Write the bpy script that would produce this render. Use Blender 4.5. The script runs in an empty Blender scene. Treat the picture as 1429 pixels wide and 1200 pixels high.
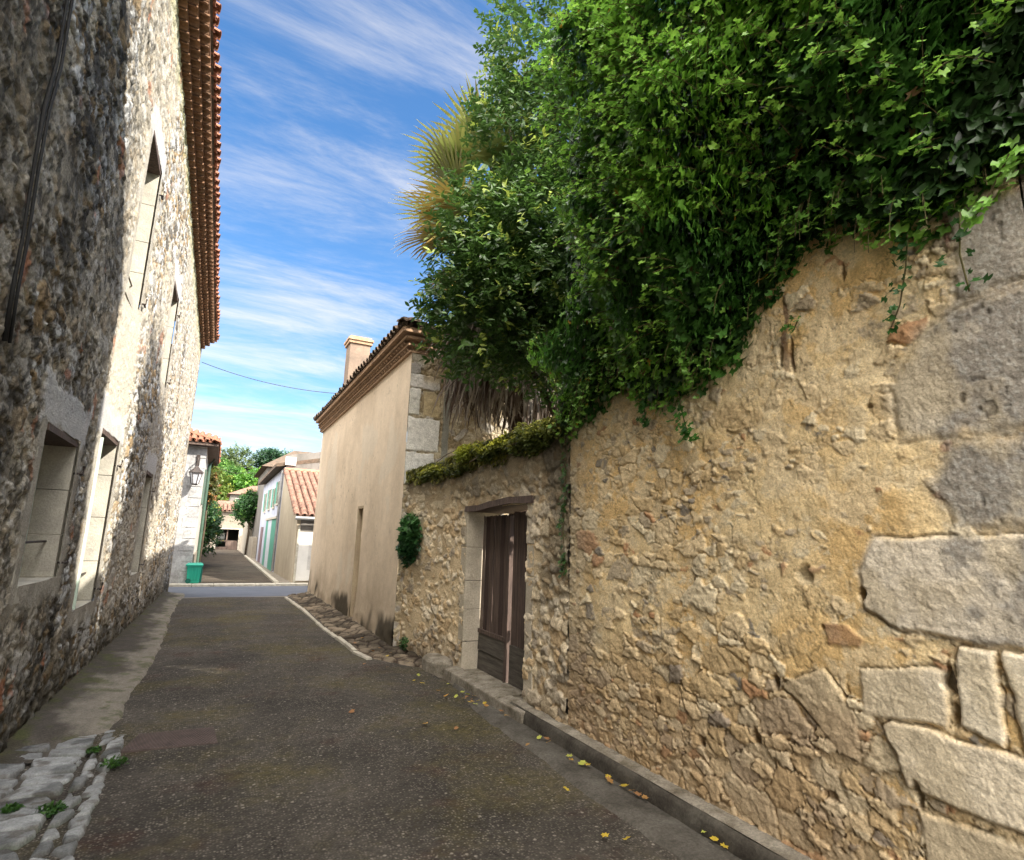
import bpy, bmesh, math, random
import numpy as np
from mathutils import Vector, Matrix
random.seed(7); RNG = np.random.default_rng(7)
S = bpy.context.scene
COL = S.collection
R = math.radians

# ------------------------------------------------------------------ camera
cam_d = bpy.data.cameras.new("camera"); cam = bpy.data.objects.new("camera", cam_d); COL.objects.link(cam)
cam.matrix_world = Matrix(((0.88931846, -0.11327386, -0.44303691, 0.0),
                           (-0.45624744, -0.15445592, -0.87634562, 0.0),
                           (0.03083738, 0.9814848, -0.18904141, 1.65),
                           (0, 0, 0, 1)))
cam_d.sensor_width = 36.0; cam_d.lens = 36.0*800/1429
cam_d.clip_start = 0.05; cam_d.clip_end = 3000
S.camera = cam

# ------------------------------------------------------------------ sun, sky, exposure
SUN_AZ, SUN_EL = 43.0, 39.0          # azimuth measured from -Y (behind the camera) towards +X
sd = Vector((math.sin(R(SUN_AZ))*math.cos(R(SUN_EL)), -math.cos(R(SUN_AZ))*math.cos(R(SUN_EL)), math.sin(R(SUN_EL))))
sl = bpy.data.lights.new("sun", 'SUN'); sun = bpy.data.objects.new("sun", sl); COL.objects.link(sun)
sl.energy = 3.6; sl.angle = R(0.5); sl.color = (1.0, 0.93, 0.82)
sun.rotation_euler = sd.to_track_quat('Z', 'Y').to_euler()
W = bpy.data.worlds.new("World"); S.world = W; W.use_nodes = True
nt = W.node_tree; nt.nodes.clear(); nn = nt.nodes.new; lk = nt.links.new
wo = nn('ShaderNodeOutputWorld'); bg = nn('ShaderNodeBackground'); bg.inputs[1].default_value = 0.15
sky = nn('ShaderNodeTexSky'); sky.sky_type = 'NISHITA'; sky.sun_disc = False
sky.sun_elevation = R(SUN_EL); sky.sun_rotation = math.atan2(sd.x, sd.y)
sky.air_density = 1.0; sky.dust_density = 0.6; sky.ozone_density = 2.5
hs = nn('ShaderNodeHueSaturation'); hs.inputs['Saturation'].default_value = 1.22; hs.inputs['Value'].default_value = 0.56
lk(sky.outputs[0], hs.inputs['Color'])
tc = nn('ShaderNodeTexCoord'); sx = nn('ShaderNodeSeparateXYZ'); lk(tc.outputs['Generated'], sx.inputs[0])
def wm(op, a, b=None, c=None):
    m = nn('ShaderNodeMath'); m.operation = op
    for i, v in enumerate((a, b, c)):
        if v is None: continue
        if isinstance(v, (int, float)): m.inputs[i].default_value = v
        else: lk(v, m.inputs[i])
    return m.outputs[0]
zz = wm('ADD', wm('MAXIMUM', sx.outputs['Z'], 0.0), 0.16)
cb = nn('ShaderNodeCombineXYZ'); lk(wm('DIVIDE', sx.outputs['X'], zz), cb.inputs[0]); lk(wm('DIVIDE', sx.outputs['Y'], zz), cb.inputs[1])
mp = nn('ShaderNodeMapping'); mp.inputs['Rotation'].default_value = (0, 0, R(-52)); mp.inputs['Scale'].default_value = (0.55, 1.9, 1); mp.inputs['Location'].default_value = (0.35, 0.2, 0)
lk(cb.outputs[0], mp.inputs[0])
n1 = nn('ShaderNodeTexNoise'); n1.inputs['Scale'].default_value = 2.1; n1.inputs['Detail'].default_value = 11; n1.inputs['Roughness'].default_value = 0.70; n1.inputs['Distortion'].default_value = 0.35
lk(mp.outputs[0], n1.inputs[0])
n2 = nn('ShaderNodeTexNoise'); n2.inputs['Scale'].default_value = 0.8; n2.inputs['Detail'].default_value = 3
lk(cb.outputs[0], n2.inputs[0])
cov = wm('ADD', wm('MULTIPLY', n1.outputs[0], 0.75), wm('MULTIPLY', n2.outputs[0], 0.4))
# more cloud near the horizon and in an added bank overhead behind the camera
low = wm('MULTIPLY', wm('SUBTRACT', 1.0, wm('MINIMUM', wm('MULTIPLY', sx.outputs['Z'], 1.9), 1.0)), 0.15)
side = nn('ShaderNodeVectorMath'); side.operation = 'DOT_PRODUCT'; lk(tc.outputs['Generated'], side.inputs[0]); side.inputs[1].default_value = (-0.5, -0.45, 0.74)
sid = wm('MULTIPLY', wm('MAXIMUM', wm('SUBTRACT', side.outputs['Value'], 0.30), 0.0), 0.45)
cov = wm('ADD', wm('ADD', cov, low), sid)
cr = nn('ShaderNodeMapRange'); cr.inputs[1].default_value = 0.50; cr.inputs[2].default_value = 0.90; cr.interpolation_type = 'SMOOTHSTEP'
lk(cov, cr.inputs[0])
cm = nn('ShaderNodeMix'); cm.data_type = 'RGBA'; lk(wm('MULTIPLY', cr.outputs[0], 0.85), cm.inputs[0]); lk(hs.outputs[0], cm.inputs[6])
# that unseen cloud bank is made far brighter, to fill the shaded right wall
cbr = wm('ADD', 2.3, wm('MULTIPLY', wm('MAXIMUM', wm('SUBTRACT', side.outputs['Value'], 0.25), 0.0), 32.0))
cc = nn('ShaderNodeVectorMath'); cc.operation = 'SCALE'; cc.inputs[0].default_value = (1.06, 1.0, 0.92); lk(cbr, cc.inputs[3])
lk(cc.outputs[0], cm.inputs[7]); lk(cm.outputs[2], bg.inputs[0]); lk(bg.outputs[0], wo.inputs[0])
S.view_settings.view_transform = 'Standard'; S.view_settings.look = 'None'; S.view_settings.gamma = 1.0
S.view_settings.exposure = 1.78
S.render.engine = 'CYCLES'; S.render.resolution_x = 1024; S.render.resolution_y = 860
S.cycles.max_bounces = 6; S.cycles.diffuse_bounces = 4; S.cycles.glossy_bounces = 2; S.cycles.transparent_max_bounces = 4

# ------------------------------------------------------------------ noise helpers (numpy)
_T = np.random.default_rng(11).random((256, 256))
def vnoise(x, y, seed=0):
    x = np.asarray(x, float)+seed*17.31; y = np.asarray(y, float)+seed*9.77
    xi = np.floor(x).astype(int); yi = np.floor(y).astype(int); fx = x-xi; fy = y-yi
    fx = fx*fx*(3-2*fx); fy = fy*fy*(3-2*fy)
    a = _T[xi & 255, yi & 255]; b = _T[(xi+1) & 255, yi & 255]; c = _T[xi & 255, (yi+1) & 255]; d = _T[(xi+1) & 255, (yi+1) & 255]
    return (a*(1-fx)+b*fx)*(1-fy)+(c*(1-fx)+d*fx)*fy
def fbm(x, y, oct=4, seed=0, rough=0.5):
    s = 0; a = 1; t = 0
    for i in range(oct):
        s = s+a*vnoise(x*2**i, y*2**i, seed+i*3); t += a; a *= rough
    return s/t
def hsh(i, j, k):
    return _T[(i*7+k*31+j*13) & 255, (j*5+k*57+i*3) & 255]
def voro(x, y, sx, sy, jit=0.9, seed=0):
    """cellular pattern: distance gap to the cell border (0 at the border), cell ids, offset from cell centre"""
    u = x/sx; v = y/sy; iu = np.floor(u).astype(int); iv = np.floor(v).astype(int)
    f1 = np.full(u.shape, 9.0); f2 = np.full(u.shape, 9.0); ci = np.zeros(u.shape, int); cj = np.zeros(u.shape, int)
    dx1 = np.zeros(u.shape); dy1 = np.zeros(u.shape)
    for a in (-1, 0, 1):
        for b in (-1, 0, 1):
            i = iu+a; j = iv+b
            px = i+.5+(hsh(i, j, seed)-.5)*jit; py = j+.5+(hsh(i, j, seed+5)-.5)*jit
            dx = u-px; dy = v-py; d = np.sqrt(dx*dx+dy*dy)
            m = d < f1
            f2 = np.where(m, f1, np.minimum(f2, d)); f1 = np.where(m, d, f1)
            ci = np.where(m, i, ci); cj = np.where(m, j, cj); dx1 = np.where(m, dx, dx1); dy1 = np.where(m, dy, dy1)
    return f2-f1, ci, cj, dx1, dy1
def sst(a, b, x):
    t = np.clip((x-a)/(b-a), 0, 1); return t*t*(3-2*t)
def mix3(a, b, t): return a*(1-t[..., None])+b*t[..., None]
C3 = lambda *c: np.array(c, float)
def poly_sdf(y, z, P):
    """inside distance (>0 inside) of a convex polygon"""
    P = np.array(P, float); c = P.mean(0); d = None
    for i in range(len(P)):
        a = P[i]; b = P[(i+1) % len(P)]; e = b-a; n = np.array((-e[1], e[0]))/np.hypot(*e)
        if np.dot(c-a, n) < 0: n = -n
        q = (y-a[0])*n[0]+(z-a[1])*n[1]
        d = q if d is None else np.minimum(d, q)
    return d

# ------------------------------------------------------------------ object helpers
def tag(o, label=None, cat=None, group=None, kind=None):
    if label: o['label'] = label
    if cat: o['category'] = cat
    if group: o['group'] = group
    if kind: o['kind'] = kind
    return o
def empty(name, loc=(0, 0, 0), label=None, cat=None, group=None):
    o = bpy.data.objects.new(name, None); COL.objects.link(o); o.location = loc; o.empty_display_size = .1
    return tag(o, label, cat, group)
def link(name, me, mat, parent=None, smooth=False):
    o = bpy.data.objects.new(name, me); COL.objects.link(o)
    if mat: me.materials.append(mat)
    if smooth: me.polygons.foreach_set('use_smooth', [True]*len(me.polygons))
    if parent:
        o.parent = parent
        o.matrix_parent_inverse = Matrix.Translation(-Vector(parent.location)) if parent.parent is None else parent.matrix_parent_inverse.copy()
        if parent.parent is not None and parent.type == 'MESH': o.matrix_parent_inverse = Matrix.Identity(4)
    return o
def npmesh(name, V, F, mat, parent=None, col=None, smooth=False):
    """V (n,3), F (m,k) arrays"""
    V = np.asarray(V, np.float32); F = np.asarray(F, np.int32); k = F.shape[1]
    me = bpy.data.meshes.new(name)
    me.vertices.add(len(V)); me.vertices.foreach_set('co', V.ravel())
    me.loops.add(F.size); me.loops.foreach_set('vertex_index', F.ravel())
    me.polygons.add(len(F)); me.polygons.foreach_set('loop_start', np.arange(0, F.size, k, dtype=np.int32))
    if smooth: me.polygons.foreach_set('use_smooth', np.ones(len(F), bool))
    me.update(calc_edges=True)
    if col is not None:
        ca = me.color_attributes.new('Col', 'FLOAT_COLOR', 'POINT')
        c4 = np.ones((len(V), 4), np.float32); c4[:, :3] = col; ca.data.foreach_set('color', c4.ravel())
    return link(name, me, mat, parent)
class MB:
    """collects shapes into ONE mesh"""
    def __init__(s): s.v = []; s.f = []; s.c = []; s.cur = (1, 1, 1)
    def add(s, vs, fs):
        o = len(s.v); s.v += [tuple(v) for v in vs]; s.f += [tuple(o+i for i in f) for f in fs]; s.c += [s.cur]*len(vs); return s
    def box(s, x0, x1, y0, y1, z0, z1, j=0.0):
        q = lambda: random.uniform(-j, j)
        vs = [(x+q(), y+q(), z+q()) for z in (z0, z1) for y in (y0, y1) for x in (x0, x1)]
        return s.add(vs, [(0, 2, 3, 1), (4, 5, 7, 6), (0, 1, 5, 4), (2, 6, 7, 3), (0, 4, 6, 2), (1, 3, 7, 5)])
    def hexa(s, vs):
        return s.add(vs, [(0, 2, 3, 1), (4, 5, 7, 6), (0, 1, 5, 4), (2, 6, 7, 3), (0, 4, 6, 2), (1, 3, 7, 5)])
    def tube(s, pts, r, n=8, cap=True):
        pts = [Vector(p) for p in pts]; rr = r if isinstance(r, (list, tuple)) else [r]*len(pts)
        vs = []; up = Vector((0, 0, 1))
        for i, p in enumerate(pts):
            d = (pts[min(i+1, len(pts)-1)]-pts[max(i-1, 0)]).normalized()
            a = d.cross(up if abs(d.z) < .9 else Vector((1, 0, 0))).normalized(); b = d.cross(a)
            for k in range(n):
                t = 2*math.pi*k/n; vs.append(p+(a*math.cos(t)+b*math.sin(t))*rr[i])
        fs = [(i*n+k, i*n+(k+1) % n, (i+1)*n+(k+1) % n, (i+1)*n+k) for i in range(len(pts)-1) for k in range(n)]
        if cap: fs += [tuple(range(n))[::-1], tuple((len(pts)-1)*n+k for k in range(n))]
        return s.add(vs, fs)
    def arc_tile(s, p, d, up, L, r0, r1, th=.012, n=6, flip=False, a0=0.0):
        """half-round clay tile: starts at p, runs along d, bulges towards up"""
        p = Vector(p); d = Vector(d).normalized(); up = Vector(up); up = (up-d*up.dot(d)).normalized(); sd_ = d.cross(up)
        if flip: up = -up
        vs = []
        for q, r in ((p, r0), (p+d*L, r1)):
            for rad in (r, r-th):
                for k in range(n+1):
                    t = math.pi*k/n*(1-2*a0)+math.pi*a0; vs.append(q+sd_*math.cos(t)*rad+up*math.sin(t)*rad*.85)
        m = n+1; fs = []
        for k in range(n):
            fs += [(k, k+1, 2*m+k+1, 2*m+k), (m+k, 3*m+k, 3*m+k+1, m+k+1), (k, m+k, m+k+1, k+1), (2*m+k, 2*m+k+1, 3*m+k+1, 3*m+k)]
        fs += [(0, 2*m, 3*m, m), (n, m+n, 3*m+n, 2*m+n)]
        return s.add(vs, fs)
    def build(s, name, mat, parent=None, smooth=False, bevel=0.0, attr=False):
        me = bpy.data.meshes.new(name); me.from_pydata(s.v, [], s.f); me.update()
        if attr:
            ca = me.color_attributes.new('Col', 'FLOAT_COLOR', 'POINT')
            ca.data.foreach_set('color', np.array([tuple(c)+(1,) for c in s.c], np.float32).ravel())
        if bevel:
            b = bmesh.new(); b.from_mesh(me); bmesh.ops.recalc_face_normals(b, faces=b.faces)
            bmesh.ops.bevel(b, geom=list(b.edges), offset=bevel, segments=2, affect='EDGES', profile=.6); b.to_mesh(me); b.free()
        else:
            b = bmesh.new(); b.from_mesh(me); bmesh.ops.recalc_face_normals(b, faces=b.faces); b.to_mesh(me); b.free()
        return link(name, me, mat, parent, smooth)

# ------------------------------------------------------------------ materials
MATS = {}
def mat(name, base=(.5, .5, .5), base2=None, scale=3.0, stretch=(1, 1, 1), rough=.9, bump=.0, bscale=60, attr=False,
        detail=6, fine=None, fs=90, fa=.25, spec=.3, trans=0.0, lo=.35, hi=.68, metal=0.0, bdist=.01):
    """procedural material: two colours blended by noise, a fine colour grain and a fine bump"""
    if name in MATS: return MATS[name]
    m = bpy.data.materials.new(name); m.use_nodes = True; t = m.node_tree; N = t.nodes.new; L = t.links.new
    bs = t.nodes['Principled BSDF']; bs.inputs['Roughness'].default_value = rough; bs.inputs['Metallic'].default_value = metal
    bs.inputs['Specular IOR Level'].default_value = spec
    co = N('ShaderNodeTexCoord'); mpn = N('ShaderNodeMapping'); mpn.inputs['Scale'].default_value = stretch; L(co.outputs['Object'], mpn.inputs[0])
    if attr:
        at = N('ShaderNodeAttribute'); at.attribute_name = 'Col'; c = at.outputs['Color']
    else:
        n = N('ShaderNodeTexNoise'); n.inputs['Scale'].default_value = scale; n.inputs['Detail'].default_value = detail; n.inputs['Roughness'].default_value = .6
        L(mpn.outputs[0], n.inputs[0]); mr = N('ShaderNodeMapRange'); mr.inputs[1].default_value = lo; mr.inputs[2].default_value = hi; L(n.outputs[0], mr.inputs[0])
        mx = N('ShaderNodeMix'); mx.data_type = 'RGBA'; L(mr.outputs[0], mx.inputs[0])
        mx.inputs[6].default_value = (*base, 1); mx.inputs[7].default_value = (*(base2 or tuple(b*.7 for b in base)), 1); c = mx.outputs[2]
    if fa:
        n2 = N('ShaderNodeTexNoise'); n2.inputs['Scale'].default_value = fs; n2.inputs['Detail'].default_value = 5; n2.inputs['Roughness'].default_value = .7
        L(mpn.outputs[0], n2.inputs[0]); r2 = N('ShaderNodeMapRange'); r2.inputs[1].default_value = .3; r2.inputs[2].default_value = .7
        r2.inputs[3].default_value = 1-fa; r2.inputs[4].default_value = 1+fa; L(n2.outputs[0], r2.inputs[0])
        vm = N('ShaderNodeVectorMath'); vm.operation = 'SCALE'; L(c, vm.inputs[0]); L(r2.outputs[0], vm.inputs[3]); c = vm.outputs[0]
    L(c, bs.inputs['Base Color'])
    if bump:
        n3 = N('ShaderNodeTexNoise'); n3.inputs['Scale'].default_value = bscale; n3.inputs['Detail'].default_value = 8; n3.inputs['Roughness'].default_value = .65
        L(mpn.outputs[0], n3.inputs[0]); bp = N('ShaderNodeBump'); bp.inputs['Strength'].default_value = bump; bp.inputs['Distance'].default_value = bdist
        L(n3.outputs[0], bp.inputs['Height']); L(bp.outputs[0], bs.inputs['Normal'])
    if trans:
        tr = N('ShaderNodeBsdfTranslucent'); L(c, tr.inputs[0]); mxs = N('ShaderNodeMixShader'); mxs.inputs[0].default_value = trans
        L(bs.outputs[0], mxs.inputs[1]); L(tr.outputs[0], mxs.inputs[2]); L(mxs.outputs[0], t.nodes['Material Output'].inputs[0])
    MATS[name] = m; return m
m_wall = mat('masonry', attr=True, rough=.95, bump=.9, bscale=45, fs=70, fa=.32, bdist=.012, spec=.15)
m_wallf = mat('masonry_fine', attr=True, rough=.95, bump=.9, bscale=60, fs=90, fa=.27, bdist=.008, spec=.15)
m_leaf = mat('leaf', attr=True, rough=.38, fa=0, trans=.38, spec=.5)
m_dry = mat('dry_leaf', attr=True, rough=.8, fa=0, trans=.15, spec=.2)
m_dress = mat('dressed_stone', (.46, .43, .36), (.31, .29, .25), scale=4, rough=.9, bump=.6, bscale=40, fs=80, fa=.18)
m_tile = mat('clay_tile', (.30, .12, .07), (.17, .085, .055), scale=6, rough=.9, bump=.5, bscale=50, fs=25, fa=.35)
m_tile_mossy = mat('weathered_tile', (.12, .08, .056), (.06, .05, .036), scale=5, rough=.95, bump=.5, bscale=50, fs=22, fa=.4)
m_tile_pale = mat('pale_tile', (.25, .135, .095), (.10, .06, .045), scale=4, rough=.95, bump=.5, bscale=50, fs=14, fa=.4)
m_genoise = mat('genoise_brick', (.24, .13, .075), (.13, .08, .05), scale=7, rough=.95, bump=.4, fs=30, fa=.3)
m_wood = mat('old_wood', (.15, .105, .085), (.05, .036, .03), scale=5, stretch=(6, 9, .5), rough=.8, bump=.8, bscale=22, fs=40, fa=.4, spec=.3)
m_wood2 = mat('old_wood_light', (.26, .20, .16), (.10, .072, .058), scale=5, stretch=(6, 12, .5), rough=.8, bump=.8, bscale=22, fs=40, fa=.4)
m_wood3 = mat('old_wood_dark', (.075, .045, .038), (.03, .02, .017), scale=5, stretch=(6, 12, .5), rough=.8, bump=.8, bscale=22, fs=40, fa=.4)
m_woodgrey = mat('grey_wood', (.13, .115, .095), (.05, .043, .037), scale=5, stretch=(2, .6, 8), rough=.85, bump=.8, bscale=22, fs=40, fa=.35)
m_iron = mat('iron', (.022, .020, .020), (.05, .03, .022), scale=20, rough=.6, bump=.2, spec=.5)
m_bark = mat('bark', (.10, .075, .05), (.05, .04, .03), scale=8, rough=.95, bump=.9, bscale=20, bdist=.02)
m_black = mat('black_rubber', (.012, .012, .013), (.02, .02, .02), rough=.7, fa=.1)
m_glass = mat('window_glass', (.03, .04, .05), (.02, .025, .03), rough=.08, fa=0, spec=.8)

# ------------------------------------------------------------------ masonry height fields
def rubble(y, z, seed, s=(.13, .095), big=(.30, .2), pbig=.35, rough=.006, relief=.018, warp=.03, flat=.8):
    """returns height, cell gap, random numbers per stone; stones are angular and chipped"""
    wy = y+warp*(fbm(y*7, z*7, 5, seed, .66)-.5)*2; wz = z+warp*(fbm(y*7, z*7, 5, seed+9, .66)-.5)*2
    e1, i1, j1, a1, b1 = voro(wy, wz, s[0], s[1], .95, seed)
    e2, i2, j2, a2, b2 = voro(wy, wz, big[0], big[1], .9, seed+2)
    use = (hsh(i2, j2, seed+4) < pbig)
    pk = lambda k: np.where(use, hsh(i2, j2, seed+k), hsh(i1, j1, seed+k))
    e = np.where(use, e2, e1); r = pk(7); r2 = pk(8); r3 = pk(12); r4 = pk(13)
    a = np.where(use, a2, a1); b = np.where(use, b2, b1)
    dome = flat*sst(0, .075, e)+(1-flat)*sst(0, .38, e)
    ef, fi, fj, fa_, fb_ = voro(wy+.01*fbm(y*30, z*30, 2, seed), wz, .042, .034, .95, seed+30)
    fac = (hsh(fi, fj, seed+31)-.5)*fa_+(hsh(fi, fj, seed+32)-.5)*fb_+.5*(hsh(fi, fj, seed+33)-.5)
    n = fbm(y*28, z*28, 5, seed+20, .7)-.5
    h = relief*(.15+1.1*r)*dome+relief*.8*((r3-.5)*a+(r4-.5)*b)*dome+relief*.38*fac*dome+rough*2*n*dome
    return h, e, r, r2, r3
def sheet(ys, zs): return np.meshgrid(ys, zs, indexing='ij')
def grid_faces(ny, nz, keep=None):
    i, j = np.meshgrid(np.arange(ny-1), np.arange(nz-1), indexing='ij')
    F = np.stack([i*nz+j, (i+1)*nz+j, (i+1)*nz+j+1, i*nz+j+1], -1)
    if keep is not None: F = F[keep]
    return F.reshape(-1, 4)
def spacing(a, b, s0, s1):
    out = [a]
    while out[-1] < b:
        t = (out[-1]-a)/(b-a); out.append(out[-1]+s0+(s1-s0)*t)
    out[-1] = b
    return np.array(out)
def hole_mask(Yc, Zc, rects):
    k = np.ones(Yc.shape, bool)
    for (y0, y1, z0, z1) in rects: k &= ~((Yc > y0) & (Yc < y1) & (Zc > z0) & (Zc < z1))
    return k
def snap(arr, vals):
    for v in vals:
        arr[np.argmin(abs(arr-v))] = v
    return arr

# ================================================================== SETTING
gm = mat('earth', (.16, .13, .09), (.09, .09, .05), scale=.3, rough=1, fs=5)
def plane(name, x0, x1, y0, y1, z, m, kind='structure', parent=None):
    o = MB().add([(x0, y0, z), (x1, y0, z), (x1, y1, z), (x0, y1, z)], [(0, 1, 2, 3)]).build(name, m, parent)
    if kind: o['kind'] = kind
    return o
plane('ground', -1500, 1500, -1500, 1500, -.05, gm)
# asphalt with exposed aggregate, moss and worn patches
def asphalt(name, base, moss, specks=.5, bias=0.0):
    m = bpy.data.materials.new(name); m.use_nodes = True; t = m.node_tree; N = t.nodes.new; L = t.links.new; bs = t.nodes['Principled BSDF']
    co = N('ShaderNodeTexCoord')
    def noise(sc, d=5, r=.6):
        n = N('ShaderNodeTexNoise'); n.inputs['Scale'].default_value = sc; n.inputs['Detail'].default_value = d; n.inputs['Roughness'].default_value = r; L(co.outputs['Object'], n.inputs[0]); return n.outputs[0]
    def rng(s, a, b, c=0., d=1.):
        q = N('ShaderNodeMapRange'); q.inputs[1].default_value = a; q.inputs[2].default_value = b; q.inputs[3].default_value = c; q.inputs[4].default_value = d; L(s, q.inputs[0]); return q.outputs[0]
    def mixc(f, a, b):
        x = N('ShaderNodeMix'); x.data_type = 'RGBA'; L(f, x.inputs[0])
        for s, i in ((a, 6), (b, 7)):
            if isinstance(s, tuple): x.inputs[i].default_value = (*s, 1)
            else: L(s, x.inputs[i])
        return x.outputs[2]
    c = mixc(rng(noise(.9, 6), .35, .65), base, tuple(b*.38 for b in base))
    c = mixc(rng(noise(1.7, 5), .56, .70), c, (.050, .026, .018))
    c = mixc(rng(noise(.62, 6, .7), .49, .66, 0, .8), c, moss)
    c = mixc(rng(noise(14, 6, .75), .42, .62, 0, .55), c, (.018, .015, .012))
    v = N('ShaderNodeTexVoronoi'); v.inputs['Scale'].default_value = 62; L(co.outputs['Object'], v.inputs[0])
    sp = N('ShaderNodeSeparateXYZ'); L(v.outputs['Color'], sp.inputs[0])
    ml = N('ShaderNodeMath'); ml.operation = 'MULTIPLY'; L(rng(sp.outputs[0], .35, 1.0), ml.inputs[0]); L(rng(v.outputs['Distance'], .55, .2), ml.inputs[1])
    m2 = N('ShaderNodeMath'); m2.operation = 'MULTIPLY'; L(ml.outputs[0], m2.inputs[0]); L(rng(noise(2.3, 4), .3, .62, specks*.3, specks*.8), m2.inputs[1])
    c = mixc(m2.outputs[0], c, (.29, .26, .215))
    v2 = N('ShaderNodeTexVoronoi'); v2.inputs['Scale'].default_value = 27; L(co.outputs['Object'], v2.inputs[0]); sp2 = N('ShaderNodeSeparateXYZ'); L(v2.outputs['Color'], sp2.inputs[0])
    m3 = N('ShaderNodeMath'); m3.operation = 'MULTIPLY'; L(rng(sp2.outputs[1], .86, .92, 0, .5), m3.inputs[0]); L(rng(v2.outputs['Distance'], .35, .18), m3.inputs[1])
    c = mixc(m3.outputs[0], c, (.42, .38, .32))
    nk = N('ShaderNodeTexNoise'); nk.inputs['Scale'].default_value = 1.3; nk.inputs['Detail'].default_value = 7; nk.inputs['Roughness'].default_value = .6; L(co.outputs['Object'], nk.inputs[0])
    ab = N('ShaderNodeMath'); ab.operation = 'SUBTRACT'; L(nk.outputs[0], ab.inputs[0]); ab.inputs[1].default_value = .5
    ac = N('ShaderNodeMath'); ac.operation = 'ABSOLUTE'; L(ab.outputs[0], ac.inputs[0])
    am = N('ShaderNodeMath'); am.operation = 'MULTIPLY'; L(rng(ac.outputs[0], .0015, .005, .8, 0), am.inputs[0]); L(rng(noise(.8, 3), .50, .60), am.inputs[1])
    c = mixc(am.outputs[0], c, (.012, .010, .008))
    L(c, bs.inputs['Base Color']); bs.inputs['Roughness'].default_value = .85; bs.inputs['Specular IOR Level'].default_value = .25
    bp = N('ShaderNodeBump'); bp.inputs['Strength'].default_value = .9; bp.inputs['Distance'].default_value = .008
    L(rng(v.outputs['Distance'], .0, .7, 1, 0), bp.inputs['Height']); L(bp.outputs[0], bs.inputs['Normal'])
    return m
m_asph = asphalt('aggregate_asphalt', (.084, .073, .059), (.092, .076, .018), .95)
m_asph2 = asphalt('far_asphalt', (.12, .095, .07), (.06, .05, .03), .4)
m_blue = mat('smooth_asphalt', (.105, .115, .14), (.075, .082, .10), scale=1.2, rough=.7, bump=.3, bscale=120, fs=150, fa=.15)
m_conc = mat('old_concrete', (.26, .225, .18), (.13, .115, .09), scale=2.2, rough=.9, bump=.6, bscale=30, fs=60, fa=.25)
m_concg = mat('grey_concrete', (.115, .105, .088), (.042, .036, .028), scale=3.5, rough=.9, bump=.7, bscale=60, fs=50, fa=.4)
m_kerb = mat('kerb_stone', (.29, .26, .21), (.12, .10, .07), scale=7, rough=.95, bump=.9, bscale=40, fs=60, fa=.4)
m_kerbf = mat('stained_kerb_face', (.035, .028, .021), (.10, .09, .072), scale=4, rough=.95, bump=.8, bscale=30, fs=50, fa=.3)
m_white = mat('worn_limestone', (.52, .48, .40), (.30, .28, .23), scale=7, rough=.9, bump=.6, bscale=40, fs=60, fa=.25)

# street surface: gently crowned and uneven sheet
def ground_sheet(name, x0, x1, y0, y1, z, m, dx=.08, dy=.12, amp=.012, crown=.0, fx=None):
    xs = np.arange(x0, x1+dx/2, dx); xs[-1] = x1; ys = np.arange(y0, y1+dy/2, dy); ys[-1] = y1
    X, Y = np.meshgrid(xs, ys, indexing='ij'); Zz = z+amp*(fbm(X*1.1, Y*1.1, 3, 41)-.5)*2+crown*np.cos((X-(x0+x1)/2)/(x1-x0)*math.pi)
    if fx is not None: X = fx(X, Y)
    o = npmesh(name, np.stack([X, Y, Zz], -1).reshape(-1, 3), grid_faces(len(xs), len(ys)), m, smooth=True); o['kind'] = 'structure'; return o
ground_sheet('street', -1.3, 2.62, -4, 16.62, -.004, m_asph, crown=.025, amp=.008)
plane('cross_road', -60, 60, 16.4, 20.45, -.03, m_blue)
ground_sheet('cross_road_edge', -1.3, 2.6, 16.5, 16.95, -.006, m_conc, amp=.008, dx=.05, dy=.05, fx=lambda X, Y: X)
ground_sheet('far_street', -3, 5, 20.85, 140, .004, m_asph2, dx=.5, dy=1.5, amp=.02)
# far kerb of the cross road
mb = MB()
for i in range(26):
    x = -7+i*.6; mb.box(x, x+.585, 20.45, 20.9+random.uniform(-.01, .01), -.04, .035+random.uniform(-.005, .006))
o = mb.build('far_kerb', m_white, bevel=.008); o['kind'] = 'structure'
# gutter strip, kerb and raised footway along the right wall
gx_ = lambda Y: 2.39+.02*np.sin(Y*1.7)+.012*np.sin(Y*5.1)
xs = np.linspace(0, 1, 9); ys = np.arange(-4, 6.6, .06); A, Yg = np.meshgrid(xs, ys, indexing='ij')
left = gx_(Yg)-.03+.09*(fbm(Yg*5, Yg*0, 4, 5)-.5)+.30*sst(5.0, 6.7, Yg); Xg = left+(2.75-left)*A
Zg = -.03+.046*sst(0, .30, A)+.006*A+.004*(fbm(Xg*4, Yg*4, 3, 6)-.5)-.03*(A > .5)*(A-.5)
o = npmesh('gutter', np.stack([Xg, Yg, Zg], -1).reshape(-1, 3), grid_faces(len(xs), len(ys)), m_concg, smooth=True); o['kind'] = 'structure'
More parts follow.
